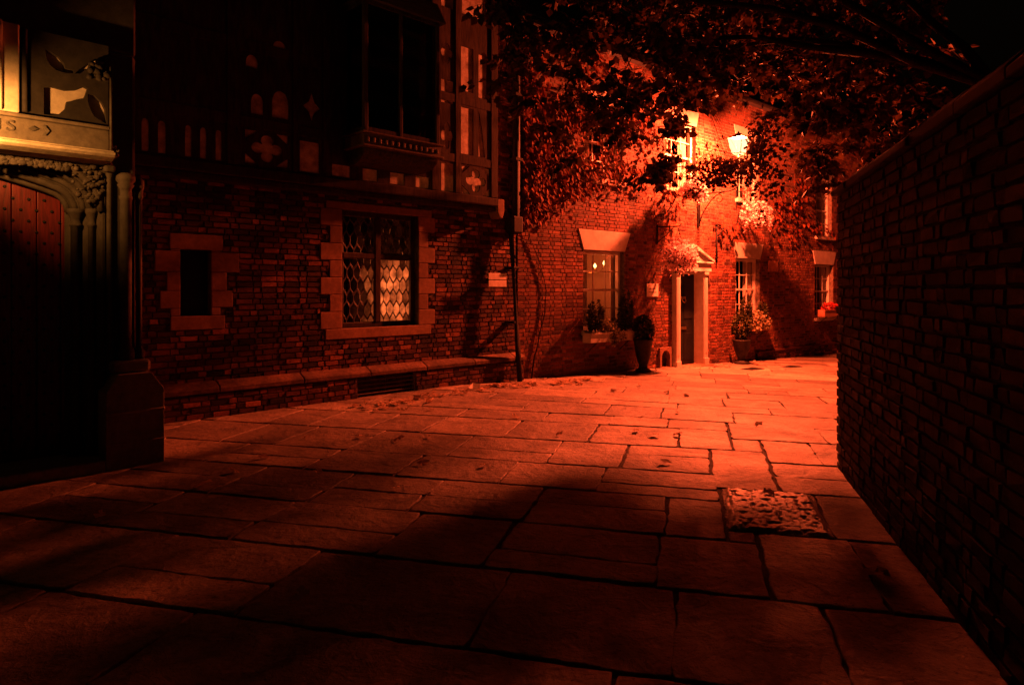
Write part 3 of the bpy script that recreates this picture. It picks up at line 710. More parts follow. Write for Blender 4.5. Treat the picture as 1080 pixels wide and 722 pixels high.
for i in range(14):
    z = 2.86+r.random()*.10; bm = bmesh.new(); bmesh.ops.create_icosphere(bm, subdivisions=1, radius=r.uniform(.012, .022)); px = .09+r.uniform(-.03, .03)
    for v in bm.verts: v.co += Vector((px, .10+r.uniform(-.02, .02), z))
    cr.bm(bm, .6, 0, True)
cr.build('finial', M['stone_soot'], GT)
sp = MB(); sp.box((-2.95, -.01, -.06), (-.006, .62, .105), .35, bev=.015); sp.build('step', M['stone_pale'], GT)

# gate lantern, just at the left of the picture
GLn = thing('wall_lantern', 'small yellow wall lantern lighting the red gateway door', 'lamp', FG.at(-1.0, -.40, 2.89), FG.rz)
q = MB(); q.lathe([(.075, .0), (.10, .20), (.02, .27), (.01, .31)], 0, 0, 6); 
q = MB()
for a in range(4):
    t = pi/4+a*pi/2; q.tube([(.055*cos(t), .055*sin(t), -.09), (.08*cos(t), .08*sin(t), .10)], .006, 6)
q.lathe([(.12, .10), (.11, .12), (.03, .19), (.012, .23)], 0, 0, 4); q.lathe([(.03, -.125), (.09, -.11), (.09, -.098), (.02, -.096)], 0, 0, 16)
q.tube([(0, 0, .22), (0, .12, .26), (0, .42, .16)], .010, 6)
q.build('frame', M['iron'], GLn)
q = MB(); q.lathe([(.01, .045), (.022, .06), (.022, .09), (.015, .099)], 0, 0, 10); q.build('bulb', emit_mat('warm_bulb', (1, .6, .2), 12), GLn)

# ================================================================== BRICK HOUSE
HS = thing('brick_house', 'red brick house with white sash windows and wedge lintels behind the lantern', 'house', FF.at(0, 0), FF.rz)
wins = [(1.87, 3.22, .78, 2.45), (7.95, 9.24, .77, 2.46), (12.74, 14.1, .72, 2.41)]
ups = [(1.87, 3.15, 3.95, 5.55), (4.75, 6.05, 4.05, 5.65), (7.97, 9.2, 4.05, 5.65), (12.8, 14.0, 3.3, 5.0)]
doorh = (5.16, 6.22, -.30, 2.06)
hw_ = MB(); Hh = wins+ups+[doorh, (4.53, 4.87, -.2, .18)]
lints = []
for i, (a, b, c, d) in enumerate(wins+ups):
    l, rr_, hh = ((.16, .20, .42) if i < 3 else (.12, .12, .36)); lints.append((a, b, d, l, rr_, hh))
lh = []
for a, b, d, l, rr_, hh in lints:
    for k in range(5): lh.append((a-l*(k+.5)/5, b+rr_*(k+.5)/5, d+hh*k/5, d+hh*(k+1)/5))
bricks(hw_, .02, 17, -.72, 6.7, 0, Hh+lh, bh=.0765, seed=12, jit=.003, prot=.005)
backing(hw_, .02, 17, -1.0, 6.7, .003, Hh, thick=.3)
hw_.build('brick_wall', [M['brick_house'], M['mortar']], HS)
pp = MB(); bricks(pp, 9.0, 17, -.75, -.16, -.07, [], bh=.078, seed=5); backing(pp, 9.0, 17, -1.0, -.16, -.066, [], thick=.06)
for i in range(9): pp.box((9.0+i*.9, -.09, -.155), (9.895+i*.9, .0, -.10), .5, 0, bev=.01)
pp.build('plinth', [M['brick_left'], M['mortar_dark']], HS)
m = MB()
m.poly([(-.1, -.35, 6.72), (17, -.35, 6.72), (17, 4.5, 10.5), (-.1, 4.5, 10.5)]); m.poly([(-.1, -.35, 6.66), (-.1, .4, 6.66), (17, .4, 6.66), (17, -.35, 6.66)])
m.build('roof', M['slate'], HS)
m = MB(); m.tube([(-.1, -.38, 6.62), (17, -.38, 6.62)], .06, 10); m.build('gutter', M['iron'], HS)
def sash(i, a, b, c, d, lint):
    WN = None
    f = MB(); y = .11
    f.box((a+.002, y, c), (a+.075, y+.09, d), .5, bev=.006); f.box((b-.075, y, c), (b-.002, y+.09, d), .5, bev=.006)
    f.box((a+.077, y, d-.07), (b-.077, y+.09, d-.002), .5, bev=.006); f.box((a+.077, y, c), (b-.077, y+.09, c+.07), .5, bev=.006)
    mz = (c+d)/2
    f.box((a+.077, y+.015, mz-.025), (b-.077, y+.075, mz+.025), .5, bev=.005)
    for t in (1/3, 2/3):
        xx = a+.075+(b-a-.15)*t; 
        for z0, z1 in ((c+.072, mz-.027), (mz+.027, d-.072)):
            zm = (z0+z1)/2
            f.box((xx-.010, y+.03, z0), (xx+.010, y+.055, z1), .5)
    for z0, z1 in ((c+.072, mz-.027), (mz+.027, d-.072)):
        zm = (z0+z1)/2; f.box((a+.077, y+.033, zm-.010), (b-.077, y+.052, zm+.010), .5)
    WN = f.build('sash_window', M['paint'], HS)
    gl = MB(); gl.poly([(a+.07, y+.043, c+.06), (b-.07, y+.043, c+.06), (b-.07, y+.043, d-.06), (a+.07, y+.043, d-.06)])
    gl.build('pane', M['glass'], WN)
    sl = MB(); sl.box((a-.06, -.09, c-.10), (b+.06, .10, c-.003), .7, bev=.008); sl.build('sill', M['lintel'], WN)
    x0, x1, z0, l, rr_, hh = lint[0], lint[1], lint[2], lint[3], lint[4], lint[5]
    ln = MB(); ln.prism([(x0, z0), (x1, z0), (x1+rr_, z0+hh), (x0-l, z0+hh)], -.022, .11, .5); ln.build('lintel', M['lintel'], WN, bevel=.006)
    # room behind
    rm = MB(); X0, X1, Z0, Z1, Y1 = a-.5, b+.5, c-.4, d+.25, 1.6
    for qd in ([(X0,Y1,Z0),(X1,Y1,Z0),(X1,Y1,Z1),(X0,Y1,Z1)], [(X0,.31,Z0),(X0,Y1,Z0),(X0,Y1,Z1),(X0,.31,Z1)], [(X1,.31,Z0),(X1,.31,Z1),(X1,Y1,Z1),(X1,Y1,Z0)],
               [(X0,.31,Z1),(X0,Y1,Z1),(X1,Y1,Z1),(X1,.31,Z1)], [(X0,.31,Z0),(X1,.31,Z0),(X1,Y1,Z0),(X0,Y1,Z0)]): rm.poly(qd)
    rm.build('room', M['room'] if i == 0 else M['dark_void'], WN)
    cu = MB(); r = random.Random(i)
    def drape(xa, xb, ya):
        nn = 24; n0 = len(cu.v)
        for k in range(nn+1):
            xx = xa+(xb-xa)*k/nn; yy = ya+.02*sin(k*1.9+i)+.012*sin(k*.8)
            cu.v += [(xx, yy, c+.02), (xx, yy, d-.03)]
        for k in range(nn): cu.face([n0+2*k, n0+2*k+2, n0+2*k+3, n0+2*k+1], .5, 0, True)
    if i == 0: drape(a+.0, a+.42, .27); drape(b-.14, b, .27)
    else: drape(a+.04, a+.46, .255); drape(b-.44, b-.03, .255)
    cu.build('curtain', M['curtain'], WN)
    return WN
for i, (wn, ln) in enumerate(zip(wins+ups, lints)): sash(i, *wn, ln)
# doorway
ds = MB()
for x0, x1 in ((5.02, 5.16), (6.22, 6.37)):
    ds.box((x0, -.14, -.30), (x1, .02, 2.06), .5, bev=.008); ds.box((x0-.02, -.165, -.30), (x1+.02, .0, -.08), .5, bev=.008); ds.box((x0-.02, -.165, 1.98), (x1+.02, .0, 2.055), .5, bev=.01)
    ds.box((x0+.04, -.15, .05), (x1-.04, -.12, 1.9), .5, bev=.006)
ds.box((5.163, -.13, -.3), (5.19, .16, 2.03), .5); ds.box((6.195, -.13, -.3), (6.217, .16, 2.03), .5); ds.box((5.192, -.13, 2.0), (6.193, .16, 2.04), .5)
ds.box((4.90, -.165, 2.062), (6.50, .0, 2.26), .5, bev=.008); ds.box((4.86, -.205, 2.262), (6.54, .0, 2.30), .5, bev=.01)
DS = ds.build('door_surround', M['paint'], HS)
pd = MB(); pd.prism([(4.92, 2.302), (6.48, 2.302), (5.70, 2.63)], -.16, .0, .5)
for sx in (-1, 1):
    xa = 5.70+sx*.87; pd.prism([(xa, 2.302), (xa, 2.35), (5.70, 2.72), (5.70, 2.645)] if sx < 0 else [(xa, 2.302), (5.70, 2.645), (5.70, 2.72), (xa, 2.35)], -.21, .0, .5)
pd.build('pediment', M['paint'], DS)
dd = MB(); dd.box((5.19, .15, -.22), (6.195, .20, 2.0), .5)
for x0, x1 in ((5.28, 5.64), (5.74, 6.10)):
    for z0, z1 in ((-.10, .55), (.90, 1.75)): dd.box((x0, .138, z0), (x1, .155, z1), .5, bev=.008)
DD = dd.build('front_door', M['door_dark'], HS)
b_ = MB(); b_.box((5.56, .125, .64), (5.82, .137, .71), bev=.005); b_.build('letter_box', M['brass'], DD)
b_ = MB(); b_.tube([(5.62, .12, 1.40), (5.62, .10, 1.34), (5.69, .09, 1.30), (5.76, .10, 1.34), (5.76, .12, 1.40)], .012, 8); b_.box((5.60, .11, 1.39), (5.78, .137, 1.45), bev=.01); b_.build('knocker', M['brass'], DD)
b_ = MB(); b_.lathe([(.0, 0), (.03, .01), (.035, .03), (.02, .05), (.02, .06)], 0, 0, 12)
b_.v = [(5.30+x, .137-z, .72+y) for x, y, z in b_.v]; b_.build('door_knob', M['brass'], DD)
sp = MB(); sp.box((4.98, -.30, -.42), (6.42, .14, -.225), .5, bev=.015); sp.build('doorstep', M['stone_red'], HS)
# boot scraper niche
nc = MB(); outer = rect(4.47, 4.93, -.20, .27); hole = [(4.54, -.19), (4.86, -.19), (4.86, .05)]+[(4.70+.16*cos(pi*i/10), .05+.15*sin(pi*i/10)) for i in range(1, 10)]+[(4.54, .05)]
nc.mesh(plate(outer, [hole], .10), onwall(-.01)); NC = nc.build('boot_scraper_niche', M['stone_red'], HS)
nb = MB(); nb.box((4.53, .22, -.2), (4.87, .24, .2)); nb.build('recess', M['dark_void'], NC)
nb = MB(); nb.box((4.55, .02, -.06), (4.85, .04, -.03), bev=.005); nb.tube([(4.60, .03, -.19), (4.60, .03, -.06)], .012, 6); nb.tube([(4.80, .03, -.19), (4.80, .03, -.06)], .012, 6); nb.build('scraper', M['iron'], NC)
# lamps glowing inside the first ground floor room
ch = thing('wall_light', 'two glowing candle bulbs seen through the lit sash window', 'lamp', FF.at(3.12, .62, 2.16), FF.rz)
q = MB(); q.tube([(-.16, 0, -.05), (-.1, 0, -.13), (0, .02, -.15), (.1, 0, -.06), (.16, 0, .02)], .008, 6); q.tube([(0, .02, -.15), (0, .97, -.15)], .01, 6); q.build('bracket', M['brass'], ch)
for px, pz in ((-.16, -.05), (.16, .02)):
    q = MB(); q.lathe([(.012, 0), (.034, .03), (.03, .06), (.008, .10)], px, 0, 10); 
    q.v = [(x, y, z+pz) for x, y, z in q.v]; q.build('bulb', M['room_bulb'], ch)

# ================================================================== STREET LANTERN
SL = thing('street_lantern', 'glowing glass street lantern on an iron bracket high on the brick house', 'lamp', tuple(LAMP), FF.rz)
q = MB(); hb, ht = .12, .185
for a in range(4):
    t = pi/4+a*pi/2; s2 = 1.414
    q.tube([(hb*s2*cos(t), hb*s2*sin(t), -.18), (ht*s2*cos(t), ht*s2*sin(t), .17)], .007, 6)
for a in range(4):
    t = pi/4+a*pi/2; t2 = t+pi/2; q.tube([(hb*1.42*cos(t), hb*1.42*sin(t), -.185), (hb*1.42*cos(t2), hb*1.42*sin(t2), -.185)], .010, 6)
    q.tube([(hb*1.42*cos(t), hb*1.42*sin(t), -.19), (.02*cos(t), .02*sin(t), -.25)], .007, 6)
FRM = q.build('frame', M['iron'], SL)
q = MB(); q.lathe([(ht*1.5, .175), (ht*1.46, .187), (.14, .24), (.09, .255), (.08, .28), (.02, .31), (.012, .34)], 0, 0, 4); q.build('hood', M['iron'], SL)
q = MB()
for a in range(4):
    c_, s_ = cos(a*pi/2), sin(a*pi/2)
    def P4(u, w_, z): return (c_*w_-s_*u, s_*w_+c_*u, z)
    q.poly([P4(-hb*.95, hb*.97, -.178), P4(hb*.95, hb*.97, -.178), P4(ht*.95, ht*.97, .168), P4(-ht*.95, ht*.97, .168)])
q.build('glass', M['lantern_glass'], SL)
q = MB(); q.lathe([(.015, .145), (.022, .15), (.022, .168), (.018, .172)], 0, 0, 12); q.build('burner', M['bulb'], SL)
q = MB(); q.lathe([(.012, -.33), (.03, -.31), (.03, -.28), (.018, -.25)], 0, 0, 12); q.build('finial', M['brass'], SL)
q = MB(); q.tube([(0, 0, -.32), (0, .0, -.90)], .014, 8)
q.tube([(0, 0, -.90), (0, .05, -1.0), (0, .25, -1.05), (0, 1.1, -1.05)], .018, 8)
sc = [(0, .35+.62*t, -1.05-.48*t+.12*sin(pi*t)) for t in [i/10 for i in range(11)]]+[(0, 1.05, -1.75)]
q.tube(sc, .014, 8); q.tube([(0, .52+.14*cos(a*.5)*(1-a*.05), -1.22+.14*sin(a*.5)*(1-a*.05)) for a in range(16)], .01, 6)
q.box((-.05, 1.06, -1.85), (.05, 1.10, -.85), bev=.01); q.build('bracket', M['iron'], SL)

# ================================================================== PLANTS AND FITTINGS OF THE HOUSE
def leaf(mb, p, d, up, size, c, fold=.25, wide=.42):
    d = d.normalized(); s_ = d.cross(up)
    if s_.length < .05: s_ = d.cross(Vector((1, .3, 0)))
    s_.normalize(); nrm = s_.cross(d)
    n0 = len(mb.v)
    for (a, b, h) in ((0, 0, 0), (.35, wide, fold*.5), (.62, wide*.72, fold*.3), (1, 0, -.12), (.62, -wide*.72, fold*.3), (.35, -wide, fold*.5)):
        mb.v.append(tuple(p+size*(a*d+b*s_+h*wide*nrm)))
    mb.face([n0, n0+1, n0+2, n0+3], c); mb.face([n0, n0+3, n0+4, n0+5], c)
def rv(r): 
    while True:
        v = Vector((r.uniform(-1, 1), r.uniform(-1, 1), r.uniform(-1, 1)))
        if .05 < v.length < 1: return v.normalized()
def cloud(mb, r, n, cen, rad, size, shell=.5, droop=.3, zcut=None):
    for _ in range(n):
        d = rv(r); rr_ = shell+(1-shell)*r.random()
        p = Vector((cen[0]+d.x*rad[0]*rr_, cen[1]+d.y*rad[1]*rr_, cen[2]+d.z*rad[2]*rr_))
        if zcut is not None and p.z < zcut: continue
        dd = (d+rv(r)*.8+Vector((0, 0, -droop)))
        leaf(mb, p, dd, rv(r), size*r.uniform(.6, 1.3), min(1, max(0, r.gauss(.5, .25))))

def window_box(name, label, s0, s1, z0, z1, mat):
    W_ = thing(name, label, 'window box', FF.at((s0+s1)/2, -.17, z0), FF.rz, 'window boxes of the brick house'); hx = (s1-s0)/2; h = z1-z0
    q = MB(); q.box((-hx, -.14, 0), (hx, -.115, h), .5, bev=.006); q.box((-hx, .06, 0), (hx, .08, h), .5); q.box((-hx, -.113, .0), (-hx+.025, .058, h), .5); q.box((hx-.025, -.113, .0), (hx, .058, h), .5); q.box((-hx+.027, -.112, .0), (hx-.027, .057, .03), .5)
    q.box((-hx-.012, -.155, h-.035), (hx+.012, -.142, h+.004), .5, bev=.004)
    q.build('trough', mat, W_)
    q = MB(); q.box((-hx+.028, -.111, .031), (hx-.028, .056, h-.03)); q.build('soil', M['soil'], W_)
    for sx in (-.7, .7):
        q = MB(); q.prism([(sx*hx-.02, 0), (sx*hx+.02, 0), (sx*hx+.02, -.02), (sx*hx-.02, -.02)], -.12, .16, .5); q.tube([(sx*hx, -.10, -.015), (sx*hx, .15, -.22)], .01, 6)
        q.build('bracket', M['iron'], W_)
    return W_
window_box('window_box', 'pale window box under the lit window left of the door', 1.75, 3.25, .54, .74, M['lintel'])
window_box('window_box', 'terracotta window box under the window right of the door, bushy with leaves', 7.85, 9.25, .50, .72, M['terracotta'])
window_box('window_box', 'terracotta window box with red flowers on the far right sill', 12.75, 14.1, .76, .98, M['terracotta'])
def cone_tree(label, s, off, z0, h, rad, n=1000, seed=1):
    t = thing('topiary', label, 'shrub', FF.at(s, -off, z0), FF.rz, 'clipped cones in the window boxes'); r = random.Random(seed)
    q = MB(); q.tube([(0, 0, -.02), (0, 0, h*.8)], .012, 6); q.build('trunk', M['bark'], t)
    q = MB()
    for _ in range(n):
        a = r.random()*2*pi; k = 1-math.sqrt(r.random()); rr_ = rad*math.sqrt(max(.02, sin(pi*min(1, .14+k*.84))))*(.55+.45*r.random()+.12*sin(a*5+k*9))
        p = Vector((rr_*cos(a), rr_*sin(a)*.8, .06+k*h)); leaf(q, p, Vector((cos(a), sin(a), .7))+rv(r)*.5, rv(r), .055*r.uniform(.7, 1.3), r.random())
    q.build('foliage', M['leaf_dark'], t)
cone_tree('clipped dark cone shrub at the left end of the pale window box', 2.02, .20, .72, .62, .17, seed=1)
cone_tree('tall narrow dark shrub at the right end of the pale window box', 3.02, .20, .72, .85, .15, seed=2)
cone_tree('clipped dark cone shrub at the left end of the terracotta box', 8.12, .20, .70, .62, .17, seed=3)
cone_tree('small dark cone shrub at the right end of the bushy box', 9.02, .20, .70, .5, .14, seed=4)
def bushy(name, label, cat, s, off, z, parts, mat, size, group=None, seed=1, stemmat=None):
    t = thing(name, label, cat, FF.at(s, -off, z), FF.rz, group); r = random.Random(seed)
    q = MB()
    for (cen, rad, n) in parts: cloud(q, r, n, cen, rad, size, .35)
    q.build('foliage', mat, t)
    q = MB()
    for (cen, rad, n) in parts:
        for k in range(5): d = rv(r); q.tube([(cen[0]*.6, cen[1]*.5, -.01), (cen[0], cen[1], max(.02, cen[2])), (cen[0]+d.x*rad[0]*.8, cen[1]+d.y*rad[1]*.8, cen[2]+d.z*rad[2]*.8)], [.006, .005, .002], 5)
    q.build('stem', M['bark'], t)
    return t
bushy('trailing_ivy', 'pale variegated ivy looping over the front of the pale window box', 'plant', 2.45, .20, .72,
      [((-.16, -.05, .16), (.16, .10, .17), 150), ((.02, -.10, .05), (.16, .10, .16), 150), ((.18, -.12, -.06), (.26, .08, .12), 170), ((-.02, -.15, -.16), (.12, .05, .10), 70)], M['leaf_ivy'], .055, seed=3)
bushy('bedding_plant', 'dark upright bedding plants along the right half of the pale window box', 'plant', 2.78, .20, .72, [((0, 0, .14), (.36, .10, .18), 280), ((.1, 0, .25), (.1, .07, .2), 60)], M['leaf_dark'], .06, seed=4)
bushy('trailing_ivy', 'large mound of speckled foliage spilling over the terracotta box right of the door', 'plant', 8.62, .22, .72,
      [((0, -.02, .13), (.55, .16, .20), 420), ((.25, -.12, -.02), (.36, .10, .16), 240), ((-.2, -.14, -.12), (.2, .07, .14), 110)], M['leaf_ivy'], .06, seed=5)
bushy('geranium', 'red geraniums in the box on the far right sill', 'flowers', 13.4, .20, .97, [((0, 0, .10), (.6, .12, .13), 360)], M['flower_red'], .06, seed=6)
def pot(label, plant_label, s, off, z, hp, rp, seed, hh):
    t = thing('plant_pot', label, 'pot', FF.at(s, -off, z), FF.rz, 'black urns flanking the door')
    q = MB(); q.lathe([(rp*.85, 0), (rp*.85, .05), (rp*.5, .09), (rp*.45, .16), (rp*.6, .22), (rp*.85, hp*.6), (rp, hp*.92), (rp*1.12, hp*.95), (rp*1.12, hp), (rp*.95, hp), (rp*.9, hp-.05)], 0, 0, 20); q.build('urn', M['dark_pot'], t)
    p2 = thing('shrub', plant_label, 'shrub', FF.at(s, -off, z+hp-.05), FF.rz); r = random.Random(seed)
    q = MB(); cloud(q, r, 850, (0, 0, hh*.55), (rp*1.1, rp*1.1, hh*.55), .07, .4); q.build('foliage', M['leaf_dark'], p2)
    q = MB(); q.tube([(0, 0, 0), (0.01, 0, hh*.5), (0, .01, hh*.9)], [.02, .015, .005], 6)
    for k in range(7): d = rv(r); q.tube([(0, 0, hh*.3), (d.x*rp*.8, d.y*rp*.8, hh*.55+d.z*hh*.3)], [.01, .004], 5)
    q.build('trunk', M['bark'], p2)
X_, Y_, _ = FF.at(3.25, -.5)
pot('tall black urn standing left of the door by the pale window box', 'dark clipped shrub in the tall urn left of the door', 3.30, .45, gz(X_, Y_)+.005, .72, .20, 11, .5)
X_, Y_, _ = FF.at(7.5, -.5)
pot('tall black urn standing right of the door', 'dark bushy shrub in the urn right of the door', 7.45, .45, gz(X_, Y_)+.005, .62, .22, 12, .72)
def basket(label, flabel, s, off, z, rx, rz_, n, seed, arm_z):
    t = thing('hanging_basket', label, 'hanging basket', FF.at(s, -off, z), FF.rz, 'hanging baskets on the brick house'); r = random.Random(seed)
    q = MB(); rb = .20
    q.lathe([(.03, -.20), (.12, -.17), (.18, -.09), (rb, 0), (rb-.02, 0), (.15, -.08)], 0, 0, 16); q.build('bowl', M['bark'], t)
    q = MB(); az = arm_z-z
    for k in range(3): a = k*2*pi/3; q.tube([(rb*cos(a), rb*sin(a), 0), (0, 0, az-.03)], .005, 5)
    q.build('chain', M['iron'], t)
    q = MB(); q.tube([(0, off-.01, az+.02), (0, .0, az), (0, -.05, az+.02), (0, -.06, az+.06)], .012, 8); q.tube([(0, off-.03, az-.32), (0, off*.55, az-.18), (0, .12, az)], .009, 8); q.box((-.02, off-.03, az-.38), (.02, off-.004, az+.08), bev=.005); q.build('bracket', M['iron'], t)
    f = thing('trailing_flowers', flabel, 'flowers', FF.at(s, -off, z), FF.rz, 'pink flowers in the hanging baskets')
    q = MB(); cloud(q, r, n, (0, 0, .04), (rx, rx*.8, rz_), .075, .35, .5); 
    for k in range(14):
        a = r.random()*2*pi; L = r.uniform(.3, .6)*rz_*2; x0 = rx*.75*cos(a); y0 = rx*.6*sin(a)
        for i in range(9): leaf(q, Vector((x0*(1+i*.02)+r.uniform(-.04, .04), y0+r.uniform(-.04, .04), -.05-L*i/9)), Vector((cos(a), sin(a), -.6))+rv(r)*.6, rv(r), .06, r.random())
    q.build('petals', M['flower_pink'], f)
    q = MB(); cloud(q, r, n//4, (0, 0, -.05), (rx*.85, rx*.7, rz_*.85), .07, .2, .4); q.build('foliage', M['leaf_dark'], f)
    q = MB()
    for k in range(16): d = rv(r); q.tube([(0, 0, .0), (d.x*rx*.5, d.y*rx*.5, abs(d.z)*rz_*.5), (d.x*rx*.9, d.y*rx*.75, d.z*rz_*.8)], [.008, .006, .003], 5)
    q.build('stem', M['bark'], f)
basket('hanging basket over the left side of the doorway', 'pale pink flowers spilling from the basket beside the pediment', 4.42, .60, 2.36, .52, .36, 900, 21, 3.05)
basket('high hanging basket left of the street lantern', 'pink flowers in the high basket left of the street lantern', 5.05, .60, 3.92, .34, .24, 420, 22, 4.5)
basket('high hanging basket below and right of the street lantern', 'pink flowers in the high basket right of the street lantern', 7.95, .60, 3.55, .46, .34, 620, 23, 4.2)
# iron bracket left on the wall between the door and the second window
ib = thing('wall_bracket', 'empty black iron bracket on the brick wall between door and second window', 'bracket', FF.at(6.95, 0, 2.3), FF.rz)
q = MB(); q.tube([(0, -.035, .0), (0, -.035, .95)], .022, 8); q.tube([(0, -.035, .68), (.06, -.09, .74), (.12, -.16, .90)], .02, 8); q.tube([(0, -.035, .95), (0, -.03, 1.05)], [.035, .01], 8)
for z in (.12, .85): q.box((-.04, -.05, z), (.04, -.0105, z+.04), bev=.005)
q.build('rod', M['iron'], ib)
# signs
sg = thing('wall_sign', 'small pale two plate sign on the brick pier beside the drainpipe', 'sign', FL.at(5.58, -.17, 1.80), FL.rz)
q = MB(); q.box((-.22, -.012, .008), (.22, .0, .122), bev=.003); q.build('plate', M['plate'], sg)
q = MB(); q.box((-.22, -.012, -.122), (.22, .0, -.008), bev=.003); q.build('plate', M['plate'], sg)
q = MB(); q.tube([(-.12, .0, 0), (-.12, .155, 0)], .012, 6); q.tube([(.12, .0, 0), (.12, .155, 0)], .012, 6); q.box((-.2, .001, -.1), (.2, .008, .1)); q.build('mount', M['iron'], sg)
pq = thing('wall_plaque', 'small pale square plaque left of the front door', 'plaque', FF.at(4.22, -.012, 1.61), FF.rz)
q = MB(); q.box((-.22, -.02, -.15), (.22, .0, .15), bev=.004); q.build('plate', M['plate'], pq)
q = MB(); q.box((-.13, -.0225, .02), (.12, -.0205, .045)); q.box((-.15, -.0225, -.06), (.13, -.0205, -.03)); q.build('faded_lines', M['plate_ink'], pq)
pq = thing('wall_plaque', 'dim plaque right of the second window lintel, in shadow', 'plaque', FF.at(9.98, -.012, 2.28), FF.rz)
q = MB(); q.box((-.28, -.02, -.15), (.28, .0, .15), bev=.004); q.build('plate', M['terracotta'], pq)
# drain covers
for i, (s, off, lab) in enumerate(((6.3, 1.35, 'dark drain cover in the paving before the front door'), (7.75, 1.6, 'dark drain cover in the paving before the second window'))):
    X, Y, _ = FF.at(s, -off); t = thing('drain_cover', lab, 'drain cover', (X, Y, gz(X, Y)+.004), FF.rz, 'drain covers')
    q = MB(); q.box((-.3, -.16, -.02), (.3, .16, .004), bev=.003)
    q.build('frame', M['iron'], t)
    q = MB()
    for k in range(9): q.box((-.26+k*.06, -.13, .005), (-.23+k*.06, .13, .014), bev=.003)
    q.build('grate', M['iron'], t)

# ================================================================== GARDEN WALL
GW = thing('garden_wall', 'tall unlit brick wall along the right side of the lane', 'wall', FW.at(0, 0), FW.rz)
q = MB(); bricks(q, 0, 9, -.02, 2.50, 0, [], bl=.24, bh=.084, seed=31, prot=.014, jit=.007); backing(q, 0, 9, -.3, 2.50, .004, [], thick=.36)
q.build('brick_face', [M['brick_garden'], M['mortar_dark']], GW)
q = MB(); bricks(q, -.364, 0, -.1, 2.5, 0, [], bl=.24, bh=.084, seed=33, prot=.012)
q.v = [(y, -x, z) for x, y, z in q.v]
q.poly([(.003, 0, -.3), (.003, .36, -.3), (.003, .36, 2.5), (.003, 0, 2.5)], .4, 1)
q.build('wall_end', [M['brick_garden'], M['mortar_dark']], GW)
q = MB(); x = -.05; r = random.Random(4)
while x < 9: 
    x1 = x+r.uniform(.5, .8); n0 = len(q.v); dz_ = r.uniform(-.012, .014); dy_ = r.uniform(-.014, .01); prof = [(-.05+dy_, 2.505), (-.05+dy_, 2.56+dz_), (.03, 2.63+dz_), (.18, 2.67+dz_), (.33, 2.63+dz_), (.41, 2.56+dz_), (.41, 2.505)]; k = len(prof); c = r.uniform(.2, .8)
    q.v += [(x+.004, a, b) for a, b in prof]+[(x1-.004, a, b) for a, b in prof]
    for i in range(k): j = (i+1) % k; q.face([n0+i, n0+j, n0+k+j, n0+k+i], c)
    q.face([n0+i for i in range(k)][::-1], c); q.face([n0+k+i for i in range(k)], c); x = x1
q.build('coping', M['stone_shade'], GW, bevel=.008)

# ================================================================== TREE AND CREEPER
TR = thing('overhanging_tree', 'dark leafy tree behind the garden wall, its branches hanging over the lane', 'tree', (6.7, 8.6, gz(6.7, 8.6)), 0)
base = Vector((6.7, 8.6, gz(6.7, 8.6))); r = random.Random(77)
wood = MB(); lv = MB()
wood.tube([(0,0,-.2), (.02,.03,.8), (-.05,.1,2.0), (-.15,.25,3.2), (-.3,.4,4.4)], [.26, .2, .17, .14, .11], 12)
wood.build('trunk', M['bark'], TR)
br = MB()
limbs = []
def limb(p0, p1, r0, r1, sag=.4, k=7):
    pts = []
    for i in range(k+1):
        t = i/k; p = p0.lerp(p1, t); p.z += sag*sin(pi*t)*(1 if t < 1 else 0); pts.append(p+rv(r)*.06*(1 if 0 < i < k else 0))
    br.tube([tuple(q-base) for q in pts], [r0+(r1-r0)*i/k for i in range(k+1)], 7); return pts
fork = base+Vector((-.15, .25, 3.2)); top = base+Vector((-.3, .4, 4.4))
tg = [((.2, 11.2, 6.6), top), ((2.0, 12.4, 6.0), top), ((3.4, 12.9, 6.1), top), ((4.7, 13.3, 6.0), top), ((6.6, 13.0, 5.4), fork), ((7.4, 11.2, 5.4), fork), ((4.3, 10.6, 7.0), top), ((1.6, 10.6, 7.2), top)]
nodes = []
for (e, p0) in tg: nodes += limb(p0, Vector(e), .07, .02)[2:]
def dens(X, Y, z):
    P_ = Vector((X, Y, z)); eye = Vector((0, 0, 1.65)); ax = (LAMP-eye).normalized()
    if (P_-LAMP).length < 1.1 or ((P_-eye)-ax*(P_-eye).dot(ax)).length < 1.15: return 0   # the lane side of the lantern is cut back
    if X > 4.5 and z < 5.4: return .8 if z > 3.1 else .2
    if z > 6.2: return 1
    if z > 5.2: return .9
    if z > 4.3: return .6 if X > 2.2 else .45
    if z > 3.5: return .42 if X > 2.6 else .2
    return .10 if X > 2.9 else 0
cl = 0; tries = 0
